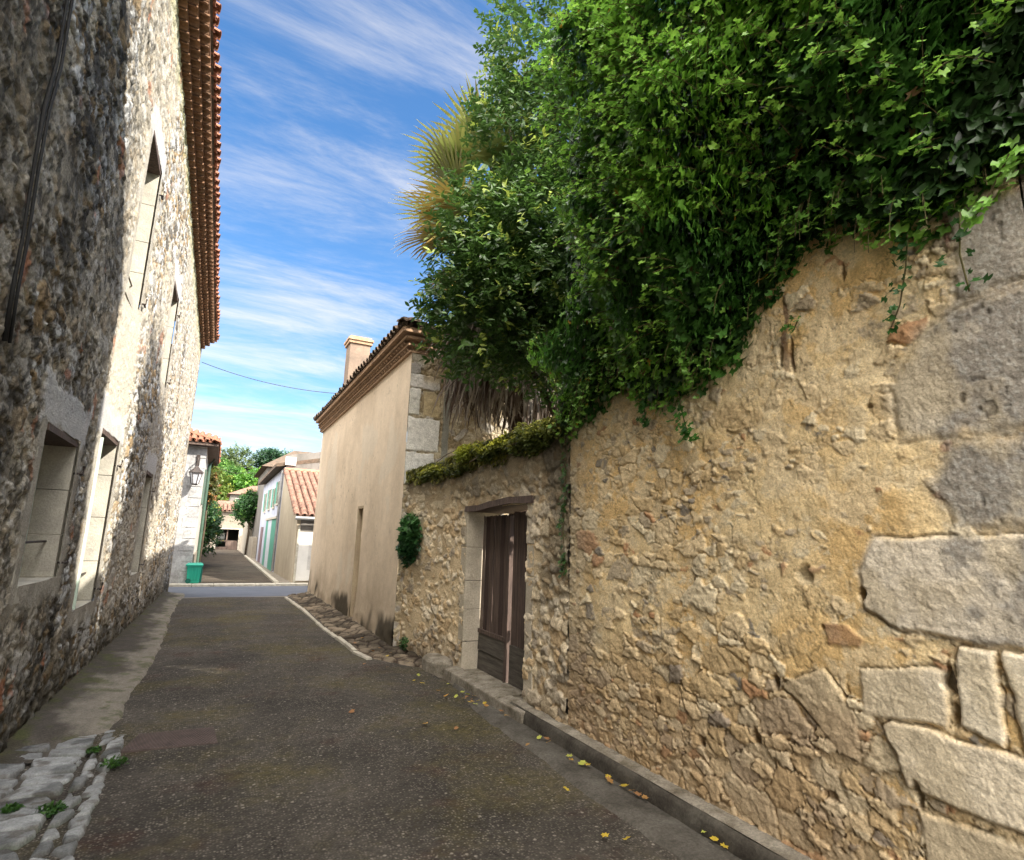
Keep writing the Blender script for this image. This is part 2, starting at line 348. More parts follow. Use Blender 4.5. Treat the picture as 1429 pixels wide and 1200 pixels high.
# kerb: rough-edged concrete band, profile swept along the wall
def sweep(name, prof, ys, wob, m, top=None):
    V = []; n = len(prof)
    for i, y in enumerate(ys):
        for k, (x, z) in enumerate(prof):
            w = wob(y, k); V.append((x+w[0], y, z+w[1]))
    F = [(i*n+k, (i+1)*n+k, (i+1)*n+k+1, i*n+k+1) for i in range(len(ys)-1) for k in range(n-1)]
    return npmesh(name, V, F, m, smooth=True)
def wob(y, k):
    s = .012 if k > 0 else .0
    return (s*(float(fbm(np.array(y*6.), np.array(k*3.), 3, 3))-.5)*2, s*.5*(float(fbm(np.array(y*5.), np.array(k*2.+40), 3, 4))-.5)*2)
ysk = np.arange(-4, 5.3, .035)
o = sweep('kerb', [(2.715, -.02), (2.717, .03), (2.722, .08), (2.731, .105), (2.75, .118)], ysk, wob, m_kerbf); o['kind'] = 'structure'
o = sweep('footway', [(2.748, .121), (2.78, .126), (2.83, .128), (2.90, .13), (3.0, .135)], ysk, wob, m_kerb); o['kind'] = 'structure'
# uneven verge of stones and earth in front of the beige house
xs = np.arange(1.93, 2.75, .022); ys = np.arange(5.2, 17.2, .03); Xv, Yv = np.meshgrid(xs, ys, indexing='ij')
e, i, j, a, b = voro(Xv+.02*fbm(Xv*9, Yv*9), Yv, .17, .26, .9, 51)
hh = .022*sst(0, .25, e)*(.4+hsh(i, j, 3))+.012*fbm(Xv*14, Yv*14, 4, 8)
rise = sst(2.15, 2.6, Xv)*.07*sst(7, 10, Yv); ins = sst(0, .10, Xv-(1.95+.012*(Yv-9)*0+.75*sst(8.6, 7.0, Yv)))
Zv = -.03+ins*(.03+hh)+rise
st = sst(.05, .2, e)[..., None]; cs = C3(.27, .22, .16)*(.6+.7*hsh(i, j, 9))[..., None]
cv = C3(.055, .038, .027)*(1-st)+cs*st*.72; cv = cv*(1-.65*sst(.40, .62, fbm(Xv*3, Yv*2, 5, 12, .65)))[..., None]
o = npmesh('verge', np.stack([Xv, Yv, Zv], -1).reshape(-1, 3), grid_faces(len(xs), len(ys)), m_wall, col=cv.reshape(-1, 3), smooth=True); o['kind'] = 'structure'
mb = MB(); y = 8.15
while y < 16.2:
    L_ = random.uniform(.35, .8); x = float(np.interp(y, [8, 8.4, 9.4, 11, 14, 16], [2.12, 1.99, 1.99, 1.93, 1.93, 1.86])); x2 = float(np.interp(y+L_, [8, 8.4, 9.4, 11, 14, 16], [2.12, 1.99, 1.99, 1.93, 1.93, 1.86]))
    h_ = .028+random.uniform(0, .02); w_ = .085+random.uniform(-.02, .02)
    mb.hexa([(x-w_/2, y, -.03), (x+w_/2, y, -.03), (x2-w_/2, y+L_-.02, -.03), (x2+w_/2, y+L_-.02, -.03), (x-w_/2+.01, y+.01, h_), (x+w_/2-.01, y, h_), (x2-w_/2, y+L_-.03, h_+.008), (x2+w_/2, y+L_-.02, h_)]); y += L_+random.choice([0, 0, .05])
o = mb.build('edging_stones', m_white, bevel=.006); o['kind'] = 'structure'
# left concrete pavement, rising to the wall
def xl(Y): return -1.30+.02*Y
xs = np.linspace(0, 1, 34); ys = np.arange(5.4, 17.6, .03); A, Yp = np.meshgrid(xs, ys, indexing='ij')
edge = -.50+.05*(fbm(Yp*3, Yp*0, 4, 15)-.5)*2+.03*np.sin(Yp*.8)-.1*sst(14, 17, Yp)*0; Xp = xl(Yp)-.05+(edge-xl(Yp)+.05)*A
Zp = .035+.075*(1-A)**1.5-.045*sst(.93, 1, A)+.012*(fbm(Xp*5, Yp*5, 4, 16)-.5)-.05*(1-sst(0, .35, Yp-5.45-.35*A-.15*fbm(Xp*6, Yp*0, 3, 17)))
cp = mix3(C3(.075, .066, .056)*np.ones(Xp.shape+(1,)), C3(.20, .18, .15)*np.ones(Xp.shape+(1,)), sst(.35, .8, A+1.1*(fbm(Xp*4, Yp*2.2, 5, 18, .62)-.5)))
cp = mix3(cp, C3(.055, .05, .03)*np.ones(cp.shape), sst(.30, .0, A+.35*(fbm(Xp*5, Yp*2, 4, 21)-.5))*.85)
cp = mix3(cp, C3(.07, .08, .025)*np.ones(cp.shape), sst(.52, .68, fbm(Xp*7+7, Yp*7, 5, 22, .7))*.6); cp = cp*(.62+.72*fbm(Xp*16, Yp*12, 5, 19, .75))[..., None]
o = npmesh('pavement', np.stack([Xp, Yp, Zp], -1).reshape(-1, 3), grid_faces(len(xs), len(ys)), m_wall, col=cp.reshape(-1, 3), smooth=True); o['kind'] = 'structure'
# cobbled gutter: big worn slabs in two rows
xs = np.arange(-1.35, -.34, .0085); ys = np.arange(1.2, 6.05, .0085); Xc, Yc = np.meshgrid(xs, ys, indexing='ij')
wx = Xc+.022*(fbm(Xc*6, Yc*6, 3, 24)-.5)*2; wy = Yc+.022*(fbm(Xc*6, Yc*6, 3, 25)-.5)*2
seam = -.645+.05*(Yc-4.6)*.3; right = wx > seam
uy = np.where(right, wy-(wx-seam)*.55, wy+(wx+.9)*.06)
e, i, j, a, b = voro(np.where(right, wx-seam+10+.14, wx-seam+3*.31), uy, .31, .17, .42, 31)
gapw = np.where(right, .085, .08); st = sst(gapw*.45, gapw*2.1, e)*sst(.0, .03, abs(wx-seam))
st = st*sst(.0, .03, -.40+.05*(fbm(Yc*4, Yc*0, 3, 29)-.5)*2-.02-wx)
hc = -.03+.062*st+.008*st*(hsh(i, j, 5)-.5)*2+.012*st*(hsh(i, j, 6)-.5)*a*3+.006*(fbm(Xc*22, Yc*22, 4, 26)-.5)+.02*sst(-1.0, -1.3, Xc)
fade = sst(5.95, 5.65, Yc+.3*fbm(Xc*5, Yc*5, 3, 30)*1.0-.25+.25*(Xc+.9)); hc = hc*1.0-.03*(1-fade)
cst = C3(.36, .37, .37)*(.62+.55*hsh(i, j, 11))[..., None]*(.50+.9*fbm(Xc*18, Yc*18, 5, 27, .75))[..., None]
cst = mix3(cst, C3(.12, .10, .08)*np.ones(cst.shape), sst(.56, .68, fbm(Xc*9, Yc*14, 4, 28))*.6)
cst = cst*(.80-.35*sst(.5, .65, fbm(Xc*5, Yc*5, 4, 34)))[..., None]
cj = mix3(C3(.07, .058, .04)*np.ones(cst.shape), C3(.06, .085, .025)*np.ones(cst.shape), sst(.45, .6, fbm(Xc*3, Yc*3, 4, 33)))
o = npmesh('cobbled_gutter', np.stack([Xc, Yc, hc], -1).reshape(-1, 3), grid_faces(len(xs), len(ys)), m_wallf, col=mix3(cj, cst, st).reshape(-1, 3), smooth=True); o['kind'] = 'structure'

# ================================================================== LEFT STONE HOUSE
WIN = [(5.25, 6.30, 1.22, 2.40), (7.10, 8.15, .84, 2.66), (10.85, 11.75, .93, 2.58),
       (7.15, 8.05, 4.28, 6.18), (10.75, 11.65, 4.12, 5.80)]
YEND = 18.35
def ztop(Y): return 6.84+.115*(YEND-Y)
hL = empty('stone_house', (-1.3, 5, 0), 'tall rough stone house along the left side of the street with a red tiled eave', 'house')
ys = np.concatenate([spacing(-4, 2.4, .10, .05)[:-1], spacing(2.4, 9.5, .0105, .014)[:-1], spacing(9.5, YEND, .015, .03)]); t_ = np.concatenate([np.linspace(0, .42, 250)[:-1], np.linspace(.42, 1, 260)])
ys = snap(ys, [w[0] for w in WIN]+[w[1] for w in WIN])
A, T = np.meshgrid(ys, t_, indexing='ij'); YL = A; ZL = -.08+T*(ztop(A)+.08)
# coarse scale stones with uneven weathered render
h1, e1, r1, r2, r3 = rubble(YL, ZL, 61, (.105, .065), (.24, .14), .26, relief=.023, rough=.013, warp=.055, flat=.65)
pl = fbm(YL*.8, ZL*.5, 4, 64)                       # where old render survives
plm = sst(.51, .60, pl+.12*sst(10.5, 14, YL))*.55
render_h = .016+.012*(fbm(YL*9, ZL*9, 4, 65)-.5)
hL_ = h1*(1-.45*plm)+.006*fbm(YL*40, ZL*40, 3, 66)+.02*(fbm(YL*1.3, ZL*1.3, 3, 67)-.5)
hL_ = np.maximum(hL_, .003+.014*(fbm(YL*3, ZL*3, 4, 84)-.5)+.008*(fbm(YL*18, ZL*18, 4, 85, .7)-.5)); stone = sst(.02, .09, e1)*(1-.5*plm)*sst(-.002, .002, h1-.003-.014*(fbm(YL*3, ZL*3, 4, 84)-.5))
g = r2
pal = np.where(g[..., None] < .22, C3(.50, .50, .49), np.where(g[..., None] < .42, C3(.33, .32, .30), np.where(g[..., None] < .56, C3(.30, .22, .13), np.where(g[..., None] < .8, C3(.13, .12, .105), C3(.42, .38, .31)))))
pal = pal*(.50+.95*fbm(YL*25, ZL*25, 5, 68, .75))[..., None]
mort = mix3(C3(.12, .095, .065)*np.ones(pal.shape), C3(.30, .255, .18)*np.ones(pal.shape), sst(.4, .65, fbm(YL*2.2, ZL*2.2, 4, 69)))
cl = mix3(mort, pal, stone)
cl = mix3(cl, C3(.50, .46, .38)*(.85+.3*fbm(YL*20, ZL*20, 3, 70))[..., None]*np.ones(pal.shape), plm*.75)
# near part darkened in colour to deepen its shade, with sooty streaks and blotches, black algae at the foot, lichen stripe under the eave
dk = sst(.50, .66, fbm(YL*1.1+3, ZL*.35, 4, 72)); nr_ = sst(7.3, 6.2, YL+.3*(fbm(YL*2, ZL*.8, 3, 80)-.5)); cl = cl*(1-nr_*(.12+.36*dk))[..., None]; bl_ = sst(.50, .58, fbm(YL*12, ZL*9, 5, 82, .7)); cl = cl*(1-.62*bl_*nr_)[..., None]
cl = mix3(cl, C3(.045, .04, .028)*np.ones(pal.shape), sst(.75, .12, ZL+.7*(fbm(YL*2.5, ZL*2.5, 4, 73)-.5))*.8)
cl = mix3(cl, C3(.33, .34, .13)*np.ones(pal.shape), sst(.62, .0, ztop(YL)-ZL+.3*(fbm(YL*5, ZL*3, 3, 74)-.5))*.45)
cl = mix3(cl, C3(.36, .15, .08)*np.ones(pal.shape), sst(.74, .80, fbm(YL*3.9+9, ZL*2.6, 3, 75))*sst(5, 3.5, abs(YL-7))*.6)
# smooth plaster bands around every window
for (y0, y1, z0, z1) in WIN:
    d = np.maximum(np.maximum(y0-YL, YL-y1), np.maximum(z0-ZL, ZL-z1)); k = sst(.24, .10, d+.16*(fbm(YL*4, ZL*4, 4, 77)-.4))
    hL_ = hL_*(1-k*.85)+k*.018; cl = mix3(cl, C3(.36, .335, .285)*(.7+.5*fbm(YL*12, ZL*5, 5, 78))[..., None]*np.ones(pal.shape), k*.9)
    # pale weathered lintel patch
    k2 = sst(.04, -.02, np.maximum(np.maximum(y0-.18-YL, YL-y1-.22), np.maximum(z1-.02-ZL, ZL-z1-.30))+.30*(fbm(YL*5, ZL*5, 5, 79, .6)-.5))
    cl = mix3(cl, C3(.50, .50, .50)*(.8+.3*fbm(YL*15, ZL*15, 4, 83))[..., None]*np.ones(pal.shape), k2*.75); hL_ = hL_*(1-k2*.8)+k2*.8*.024
d = np.maximum(abs(YL-7.75)-.5-.1*fbm(YL*3, ZL*3), np.maximum(2.9-ZL, ZL-4.25)); k = sst(.15, 0, d+.3*(fbm(YL*3, ZL*2, 4, 81)-.5)); cl = mix3(cl, C3(.52, .48, .40)*np.ones(pal.shape), k*.7); hL_ = hL_*(1-.6*k)
Yc_ = (YL[:-1, :-1]+YL[1:, 1:])/2; Zc_ = (ZL[:-1, :-1]+ZL[1:, 1:])/2
keep = hole_mask(Yc_, Zc_, WIN)
npmesh('wall', np.stack([xl(YL)+hL_, YL, ZL], -1).reshape(-1, 3), grid_faces(len(ys), len(t_), keep), m_wall, hL, cl.reshape(-1, 3), smooth=True)
# plain shell behind the street face (end gable towards the crossing, back)
MB().add([(xl(YEND)+.03, YEND, -.1), (-9, YEND, -.1), (-9, YEND, 6.9), (xl(YEND)+.03, YEND, ztop(YEND)), (xl(-4)+.03, -4, -.1), (-9, -4, -.1), (-9, -4, 9.4), (xl(-4)+.03, -4, ztop(-4))],
         [(0, 1, 2, 3), (5, 4, 7, 6), (1, 5, 6, 2)]).build('gable_wall', m_conc, hL)
def white_part(name, mb, m, parent, **k): return mb.build(name, m, parent, **k)
for wi, (y0, y1, z0, z1) in enumerate(WIN):
    sur = MB(); n = max(3, int((z1-z0)/.42)); xw = xl((y0+y1)/2); dep = .30
    zb = [z0+(z1-z0)*k/n+(0 if k in (0, n) else random.uniform(-.05, .05)) for k in range(n+1)]
    for k in range(n):      # far jamb stones, near jamb stones
        sur = MB().box(xw-dep, xw+.004+random.uniform(0, .004), y1-.004, y1+.10+random.uniform(0, .05), zb[k]+.003, zb[k+1]-.003); sur.build('jamb_stone', m_dress, hL, bevel=.004); sur = MB().box(xw-dep, xw+.004+random.uniform(0, .004), y0-.10-random.uniform(0, .05), y0+.004, zb[k]+.003, zb[k+1]-.003); sur.build('jamb_stone', m_dress, hL, bevel=.004)
    MB().box(xw-dep, xw+.010, y0-.02, y1+.02, z0-.12, z0-.002).build('sill', m_dress, hL, bevel=.008)
    MB().box(xw-dep, xw+.010, y0-.05, y1+.05, z1+.002, z1+.14).build('lintel', m_dress, hL, bevel=.006)
    MB().box(xw-.22, xw+.020, y0+.01, y1-.01, z1-.055, z1-.004).build('lintel_beam', m_wood, hL)
    fr = MB(); xf = xw-.24
    for q in (y0+.005, (y0+y1)/2-.025, y1-.06): fr.box(xf-.04, xf+.02, q, q+.05, z0, z1-.055)
    for q in (z0+.003, z0+(z1-z0)*.33, z0+(z1-z0)*.66, z1-.11): fr.box(xf-.035, xf+.012, y0+.056, y1-.061, q, q+.04)
    fro = fr.build('window', mat('pale_green_frame', (.42, .50, .44), (.33, .40, .36), rough=.6, fa=.1), hL)
    MB().box(xf-.02, xf-.014, y0+.02, y1-.02, z0+.02, z1-.08).build('pane', m_glass, fro)
    for zz_ in (z0+.12, z1-.28):                          # shutter pins
        for yy, sgn in ((y1+.07, 1),):
            MB().tube([(xw-.01, yy, zz_), (xw+.075, yy, zz_), (xw+.08, yy, zz_+.07)], .011, 6).tube([(xw+.06, yy+.01, zz_-.004), (xw+.06, yy+.09, zz_-.004)], .013, 6).build('shutter_pin', m_iron, hL)
    # iron guard bar across
    MB().tube([(xw-.09, y0, z0+.30), (xw-.09, y1, z0+.30)], .010, 6).build('guard_bar', m_iron, hL)
# shutter rail on the second window
MB().box(xl(7.2)+.004, xl(7.2)+.04, 7.10, 7.125, .86, 2.56).build('green_rail', mat('green_white_paint', (.55, .66, .56), (.42, .52, .44), rough=.6, fa=.1), hL)
# genoise cornice: three rows of half-round tiles stepping out, then the eave tiles
gen = MB(); tl = MB(); up = Vector((0, 0, 1))
Y = -4.0
sl_ = Vector((0, 1, -.115)).normalized()
for row in range(3):
    x0 = .03+.11*row; zo = .02+.105*row
    gen2 = MB()
    a = [(xl(q)+x0-.25, q, ztop(q)+zo+dz) for q in (-4, YEND) for dz in (0, .022)]
    vs = []
    for q in (-4, YEND):
        for xx in (x0-.3, x0+.085):
            for dz in (.078, .105): vs.append((xl(q)+xx, q, ztop(q)+zo-.08+dz))
    gen.add(vs, [(0, 1, 3, 2), (4, 6, 7, 5), (2, 3, 7, 6), (0, 4, 5, 1), (1, 5, 7, 3), (0, 2, 6, 4)])
    Y = -1.0
    while Y < YEND-.05:
        z = ztop(Y)+zo-.082
        gen.arc_tile((xl(Y)-.2+x0, Y, z), (1, 0, 0), up, .285+random.uniform(-.01, .01), .078, .078, .014, 5); Y += .165
gen.build('cornice', m_genoise, hL)
Y = -1.0; rs = Vector((-1, 0, .32)).normalized()
while Y < YEND+.1:
    z = ztop(Y)+.345+random.uniform(-.008, .008); ex = xl(Y)+.42+random.uniform(-.02, .02)
    tl.arc_tile((ex, Y, z+.03), rs, up, .42, .085, .07, .014, 6)
    tl.arc_tile((ex-.30, Y, z+.03+.11), rs, up, .42, .085, .07, .014, 6)
    tl.arc_tile((ex-.02, Y+.1, z+.03), rs, up, .7, .075, .08, .014, 5, flip=True)
    Y += .2
tl.build('roof', m_tile, hL)
MB().add([(xl(-4)+.36, -4, ztop(-4)+.335), (xl(YEND)+.36, YEND, ztop(YEND)+.335), (-7, YEND, ztop(YEND)+2.4), (-7, -4, ztop(-4)+2.4)], [(0, 1, 2, 3)]).build('roof_deck', m_tile_mossy, hL)
# black cable hanging on the near wall
P = [(xl(3.95)+.035, 3.95, 5.6), (xl(4)+.035, 3.98, 4.87), (xl(4.05)+.035, 4.02, 4.45), (xl(4.05)+.04, 3.96, 4.1), (xl(4.1)+.035, 4.0, 3.7), (xl(4.1)+.045, 4.02, 3.3), (xl(4.2)+.035, 4.06, 3.0), (xl(4.2)+.03, 4.12, 2.68)]
tag(MB().tube(P, [.008, .008, .010, .014, .009, .009, .011, .015], 8).tube([(p[0]+.015, p[1]+.03, p[2]) for p in P], .009, 6).build('wall_cable', m_black, smooth=True), 'thick black cable hanging down the rough stone wall at the left edge', 'cable')
# overhead wire
W0 = Vector((xl(18)+.1, 18.0, 6.35)); W1 = Vector((2.75, 16.6, 5.65)); pts = []
for k in range(17):
    t = k/16; p = W0.lerp(W1, t); p.z -= .16*4*t*(1-t); pts.append(p)
tag(MB().tube(pts, .009, 6).build('overhead_wire', m_iron), 'thin black wire strung across the street to the beige house roof', 'wire')

# ================================================================== RIGHT WALLS
def xw(Y): return np.interp(Y, [-4, 7.0, 7.8, 8.75], [2.87, 2.87, 2.82, 2.66])
def wall_cols(shape, r2, r3): pass
def build_right(name, root, y0, y1, zt, seed, sp, near):
    ys = spacing(y0, y1, *sp); zs = np.arange(0.0, 1.0001, 1/near)
    if name == 'gate': ys = snap(ys, [GY0, GY1])
    A, T = np.meshgrid(ys, zs, indexing='ij'); Y = A; Z = .02+T*(zt(A)-.02)
    if name == 'gate':
        pass
    return ys, zs, Y, Z
GY0, GY1, GZ = 5.22, 6.80, 2.03
# --- tall rubble wall
tw = empty('rubble_wall', (3.0, 2.6, 0), 'tall ochre rubble wall with big grey corner blocks under the ivy', 'wall')
ys = spacing(.98, 4.43, .0062, .0098); zs = np.concatenate([np.linspace(.08, 3.35, 430)[:-1], np.linspace(3.35, 5.2, 60)])
Y, Z = sheet(ys, zs)
h1, e1, r1, r2, r3 = rubble(Y, Z, 91, (.14, .082), (.30, .17), .45, relief=.021, rough=.008, warp=.055, flat=.85)
h2, e2, q1, q2, q3 = rubble(Y+3, Z+5, 95, (.062, .042), (.11, .07), .40, relief=.016, rough=.006, warp=.030, flat=.85)
n1_ = fbm(Y*1.6, Z*1.6, 4, 96); n2_ = fbm(Y*7, Z*7, 6, 97, .62); n3_ = fbm(Y*16, Z*22, 5, 94, .7)
er = sst(1.25, .3, Z+.6*(n1_-.5))+.30*sst(2.6, 3.3, Y)*sst(1.5, 2.6, Z)
mh = .0140-.0135*er+.013*(n1_-.5)*2+.010*(n2_-.5)*2+.006*(n3_-.5)
sm = sst(.45, .56, fbm(Y*2.2+4, Z*2.2, 3, 98))             # areas of smaller stones
H = np.where(sm > .5, h2+.002, h1); E = np.where(sm > .5, e2, e1); RR = np.where(sm > .5, q2, r2)
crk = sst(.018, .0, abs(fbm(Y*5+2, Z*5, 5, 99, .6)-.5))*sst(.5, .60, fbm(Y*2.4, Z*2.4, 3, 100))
sv = sst(-.003, .003, H-mh); Hf = np.maximum(H, mh)-.004*crk
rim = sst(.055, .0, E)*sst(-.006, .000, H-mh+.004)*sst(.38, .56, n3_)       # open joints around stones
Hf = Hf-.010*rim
c = RR[..., None]
pal = np.where(c < .34, C3(.76, .60, .37), np.where(c < .56, C3(.78, .66, .45), np.where(c < .76, C3(.66, .49, .27), np.where(c < .91, C3(.50, .41, .29), np.where(c < .955, C3(.27, .245, .21), C3(.50, .27, .14))))))
pal = pal*(.52+.86*fbm(Y*26, Z*26, 6, 101, .78))[..., None]
mo = mix3(C3(.86, .665, .375)*np.ones(pal.shape), C3(.78, .54, .25)*np.ones(pal.shape), sst(.35, .65, fbm(Y*2.5, Z*2.5, 5, 102)))
mo = mix3(mo, C3(.82, .68, .45)*np.ones(pal.shape), sst(.5, .62, fbm(Y*6+4, Z*6, 5, 92, .6))*.6)
mo = mo*(.62+.72*fbm(Y*34, Z*34, 6, 103, .8))[..., None]
CW = mix3(mo, pal, sv*.92); CW = CW*(1-.45*crk-.55*rim)[..., None]  # cavity shade painted into the colour of cracks and stone rims
# dressed corner blocks
wy = Y+.022*(fbm(Y*8, Z*8, 5, 104, .6)-.5)*2; wz = Z+.018*(fbm(Y*8+5, Z*8, 5, 105, .6)-.5)*2
BL = [([(1.56, 2.16), (1.58, 2.44), (1.41, 2.66), (1.24, 2.74), (.9, 2.75), (.9, 2.165), (1.34, 2.15)], .022, C3(.60, .53, .42), .9, .016, .10),
      ([(1.26, 3.20), (.9, 3.2), (.9, 2.78), (1.25, 2.77)], .020, C3(.60, .53, .42), .8, .012, .08),
      ([(1.36, 2.125), (.9, 2.14), (.9, 1.765), (1.36, 1.745), (1.42, 1.94)], .020, C3(.60, .53, .41), .9, .014, .10),
      ([(1.80, 1.56), (1.71, 1.715), (.9, 1.745), (.9, 1.30), (1.40, 1.29), (1.63, 1.30), (1.80, 1.37)], .030, C3(.76, .67, .53), .85, .018, .03),
      ([(1.84, 1.10), (1.45, 1.17), (1.475, .92), (1.84, .88)], .024, C3(.82, .71, .53), .05, .014, .02),
      ([(1.405, 1.275), (1.265, 1.28), (1.275, .905), (1.43, .955)], .032, C3(.84, .74, .56), .05, .012, .005),
      ([(1.25, 1.28), (.9, 1.28), (.9, .88), (1.225, .91)], .032, C3(.84, .74, .56), .05, .012, .005),
      ([(1.75, .86), (1.70, .90), (1.30, .90), (.9, .87), (.9, .63), (1.40, .61), (1.66, .63)], .030, C3(.82, .71, .53), .05, .014, .015),
      ([(2.30, .92), (2.04, 1.06), (1.86, .87), (1.85, .69), (1.95, .66)], .020, C3(.62, .49, .32), .1, .030, .03),
      ([(1.62, .56), (.9, .58), (.9, .30), (1.62, .31)], .020, C3(.66, .55, .39), .05, .015, .02),
      ([(1.33, 3.62), (.9, 3.62), (.9, 3.24), (1.33, 3.23)], .02, C3(.55, .49, .40), .7, .012, .08)]
for P_, hb, cb_, grey, rgh, soft in BL:
    d0 = poly_sdf(wy, wz, P_); ins = sst(-.004, .008+soft*.25, d0); round_ = sst(0, .018, d0); dc = d0+soft*1.4*(fbm(Y*5+3, Z*5, 4, 108)-.45); kc = sst(-.005-soft*.5, .01+soft*.6, dc)
    ef, fi, fj, fa_, fb_ = voro(wy, wz, .07, .055, .95, 140); fac = (hsh(fi, fj, 141)-.5)*fa_+(hsh(fi, fj, 142)-.5)*fb_
    hh = hb*(.7+.3*round_)+rgh*.9*(fbm(Y*7, Z*7, 6, 106, .6)-.5)+rgh*.30*fac*round_+.005*(fbm(Y*55, Z*55, 4, 107, .7)-.5)
    pits = grey*sst(.80, .86, vnoise(Y*38+3, Z*38, 108))*sst(.5, .62, fbm(Y*5, Z*5, 2, 93)); hh = hh-.005*pits
    gap = .8*sst(.007, .0, abs(d0+.003))*(.35 if soft > .05 else 1)*np.clip(sst(.40, .55, fbm(Y*6, Z*6, 3, 143))+(1 if soft < .02 else 0)*.8, 0, 1); Hf = Hf*(1-ins)+hh*ins-.014*gap
    cb2 = cb_*np.ones(pal.shape)*(.58+.76*fbm(Y*26, Z*26, 6, 109, .78))[..., None]
    li = sst(.42, .60, fbm(Y*4+1, Z*4, 5, 110, .6)+.30*sst(1.62, 1.25, Y)-.12)*grey
    lic = C3(.27, .245, .215)*np.ones(pal.shape)*(.55+.9*fbm(Y*48, Z*48, 4, 111, .75))[..., None]; lic = mix3(lic, C3(.42, .41, .38)*np.ones(pal.shape), sst(.60, .66, vnoise(Y*75, Z*75, 144))*.7)
    cb2 = mix3(cb2, lic, li*.9)
    cb2 = mix3(cb2, C3(.55, .45, .29)*np.ones(pal.shape), sst(.5, .65, fbm(Y*3.5+8, Z*3.5, 4, 112)+.25*sst(1.25, 1.6, Y)-.05)*.5)
    cb2 = cb2*(1-.5*pits)[..., None]
    CW = mix3(CW, cb2, kc); CW = CW*(1-.45*gap)[..., None]
# holes and open joints, sunk and also darkened in colour as cavity shade
for (hy, hz, ry, rz, dp) in [(2.10, 1.52, .05, .05, .022), (1.80, 1.45, .018, .03, .07), (1.445, 1.13, .02, .07, .09), (2.32, .93, .022, .055, .07),
                             (1.445, .99, .015, .06, .04), (2.09, 2.73, .012, .10, .035), (2.16, 2.78, .012, .07, .03), (1.76, 3.12, .012, .05, .03), (2.05, .46, .04, .02, .04), (2.48, .60, .03, .03, .05), (1.69, 2.36, .02, .012, .02), (1.62, .62, .015, .05, .04), (1.97, 1.27, .05, .012, .035), (2.9, .45, .03, .03, .04), (3.3, .6, .03, .02, .04)]:
    dd = np.sqrt(((wy-hy)/ry)**2+((wz-hz)/rz)**2)+.5*(fbm(Y*18, Z*18, 3, 113)-.5); dd = dd+1.1*(fbm(Y*14+7, Z*14, 4, 119, .7)-.5); k = sst(1.3, .7, dd); Hf = Hf-dp*.8*k; CW = CW*(1-.45*k)[..., None]
# reddish brick pieces
for P_, cc_ in (([(2.00, 1.17), (1.83, 1.20), (1.80, 1.24), (1.90, 1.30), (2.02, 1.29)], C3(.36, .19, .10)), ([(2.24, 1.50), (2.20, 1.56), (2.23, 1.60), (2.26, 1.57)], C3(.34, .16, .09)), ([(2.08, 1.53), (1.95, 1.55), (1.96, 1.575), (2.08, 1.56)], C3(.38, .22, .13))):
    d = poly_sdf(wy, wz, P_); k = sst(0, .012, d); d = d+.03*(fbm(Y*14, Z*14, 4, 121)-.5); k = sst(0, .012, d); CW = mix3(CW, cc_*np.ones(pal.shape)*(.55+.9*fbm(Y*20, Z*20, 5, 114, .75))[..., None], k*.7); Hf = Hf*(1-k)+(.022+.008*n2_)*k
# greyer near the joint on the left and under the ivy; brown damp at the foot; brown root stains
CW = mix3(CW, C3(.36, .31, .23)*np.ones(pal.shape), sst(3.7, 4.5, Y+.5*(fbm(Y*3, Z*3, 4, 115)-.5))*.6)
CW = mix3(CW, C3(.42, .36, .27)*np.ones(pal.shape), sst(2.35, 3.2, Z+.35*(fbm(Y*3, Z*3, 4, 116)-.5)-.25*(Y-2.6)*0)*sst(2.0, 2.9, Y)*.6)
CW = mix3(CW, C3(.33, .215, .12)*np.ones(pal.shape), sst(1.15, .2, Z+.8*(fbm(Y*2.5, Z*2.5, 4, 117)-.5))*.62*sst(1.5, 2.0, Y))
st_ = sst(.72, .80, fbm(Y*15+.8*fbm(Y*6, Z*6), Z*2.6, 4, 118))*sst(2.45, 2.85, Z); CW = mix3(CW, C3(.14, .06, .04)*np.ones(pal.shape), st_*.7)
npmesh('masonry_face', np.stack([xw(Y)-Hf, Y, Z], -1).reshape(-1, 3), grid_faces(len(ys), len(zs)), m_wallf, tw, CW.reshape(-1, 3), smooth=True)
MB().box(2.90, 3.45, .98, 4.42, 0, 5.2).build('core', m_conc, tw)
# --- wall with the gate
gw = empty('gate_wall', (3.0, 6.6, 0), 'low rubble wall with an old wooden gate between the beige house and the tall wall', 'wall')
def gtop(Y): return np.interp(Y, [4.4, 5.5, 6.5, 8.75], [2.78, 2.74, 2.72, 2.60])+.06*(fbm(Y*3, Y*0, 3, 120)-.5)
ys = spacing(4.43, 8.78, .0105, .0135); zs = np.linspace(0, 1, 200); ys = snap(ys, [GY0, GY1])
A, T = np.meshgrid(ys, zs, indexing='ij'); Y = A; Z = .0+T*gtop(A)
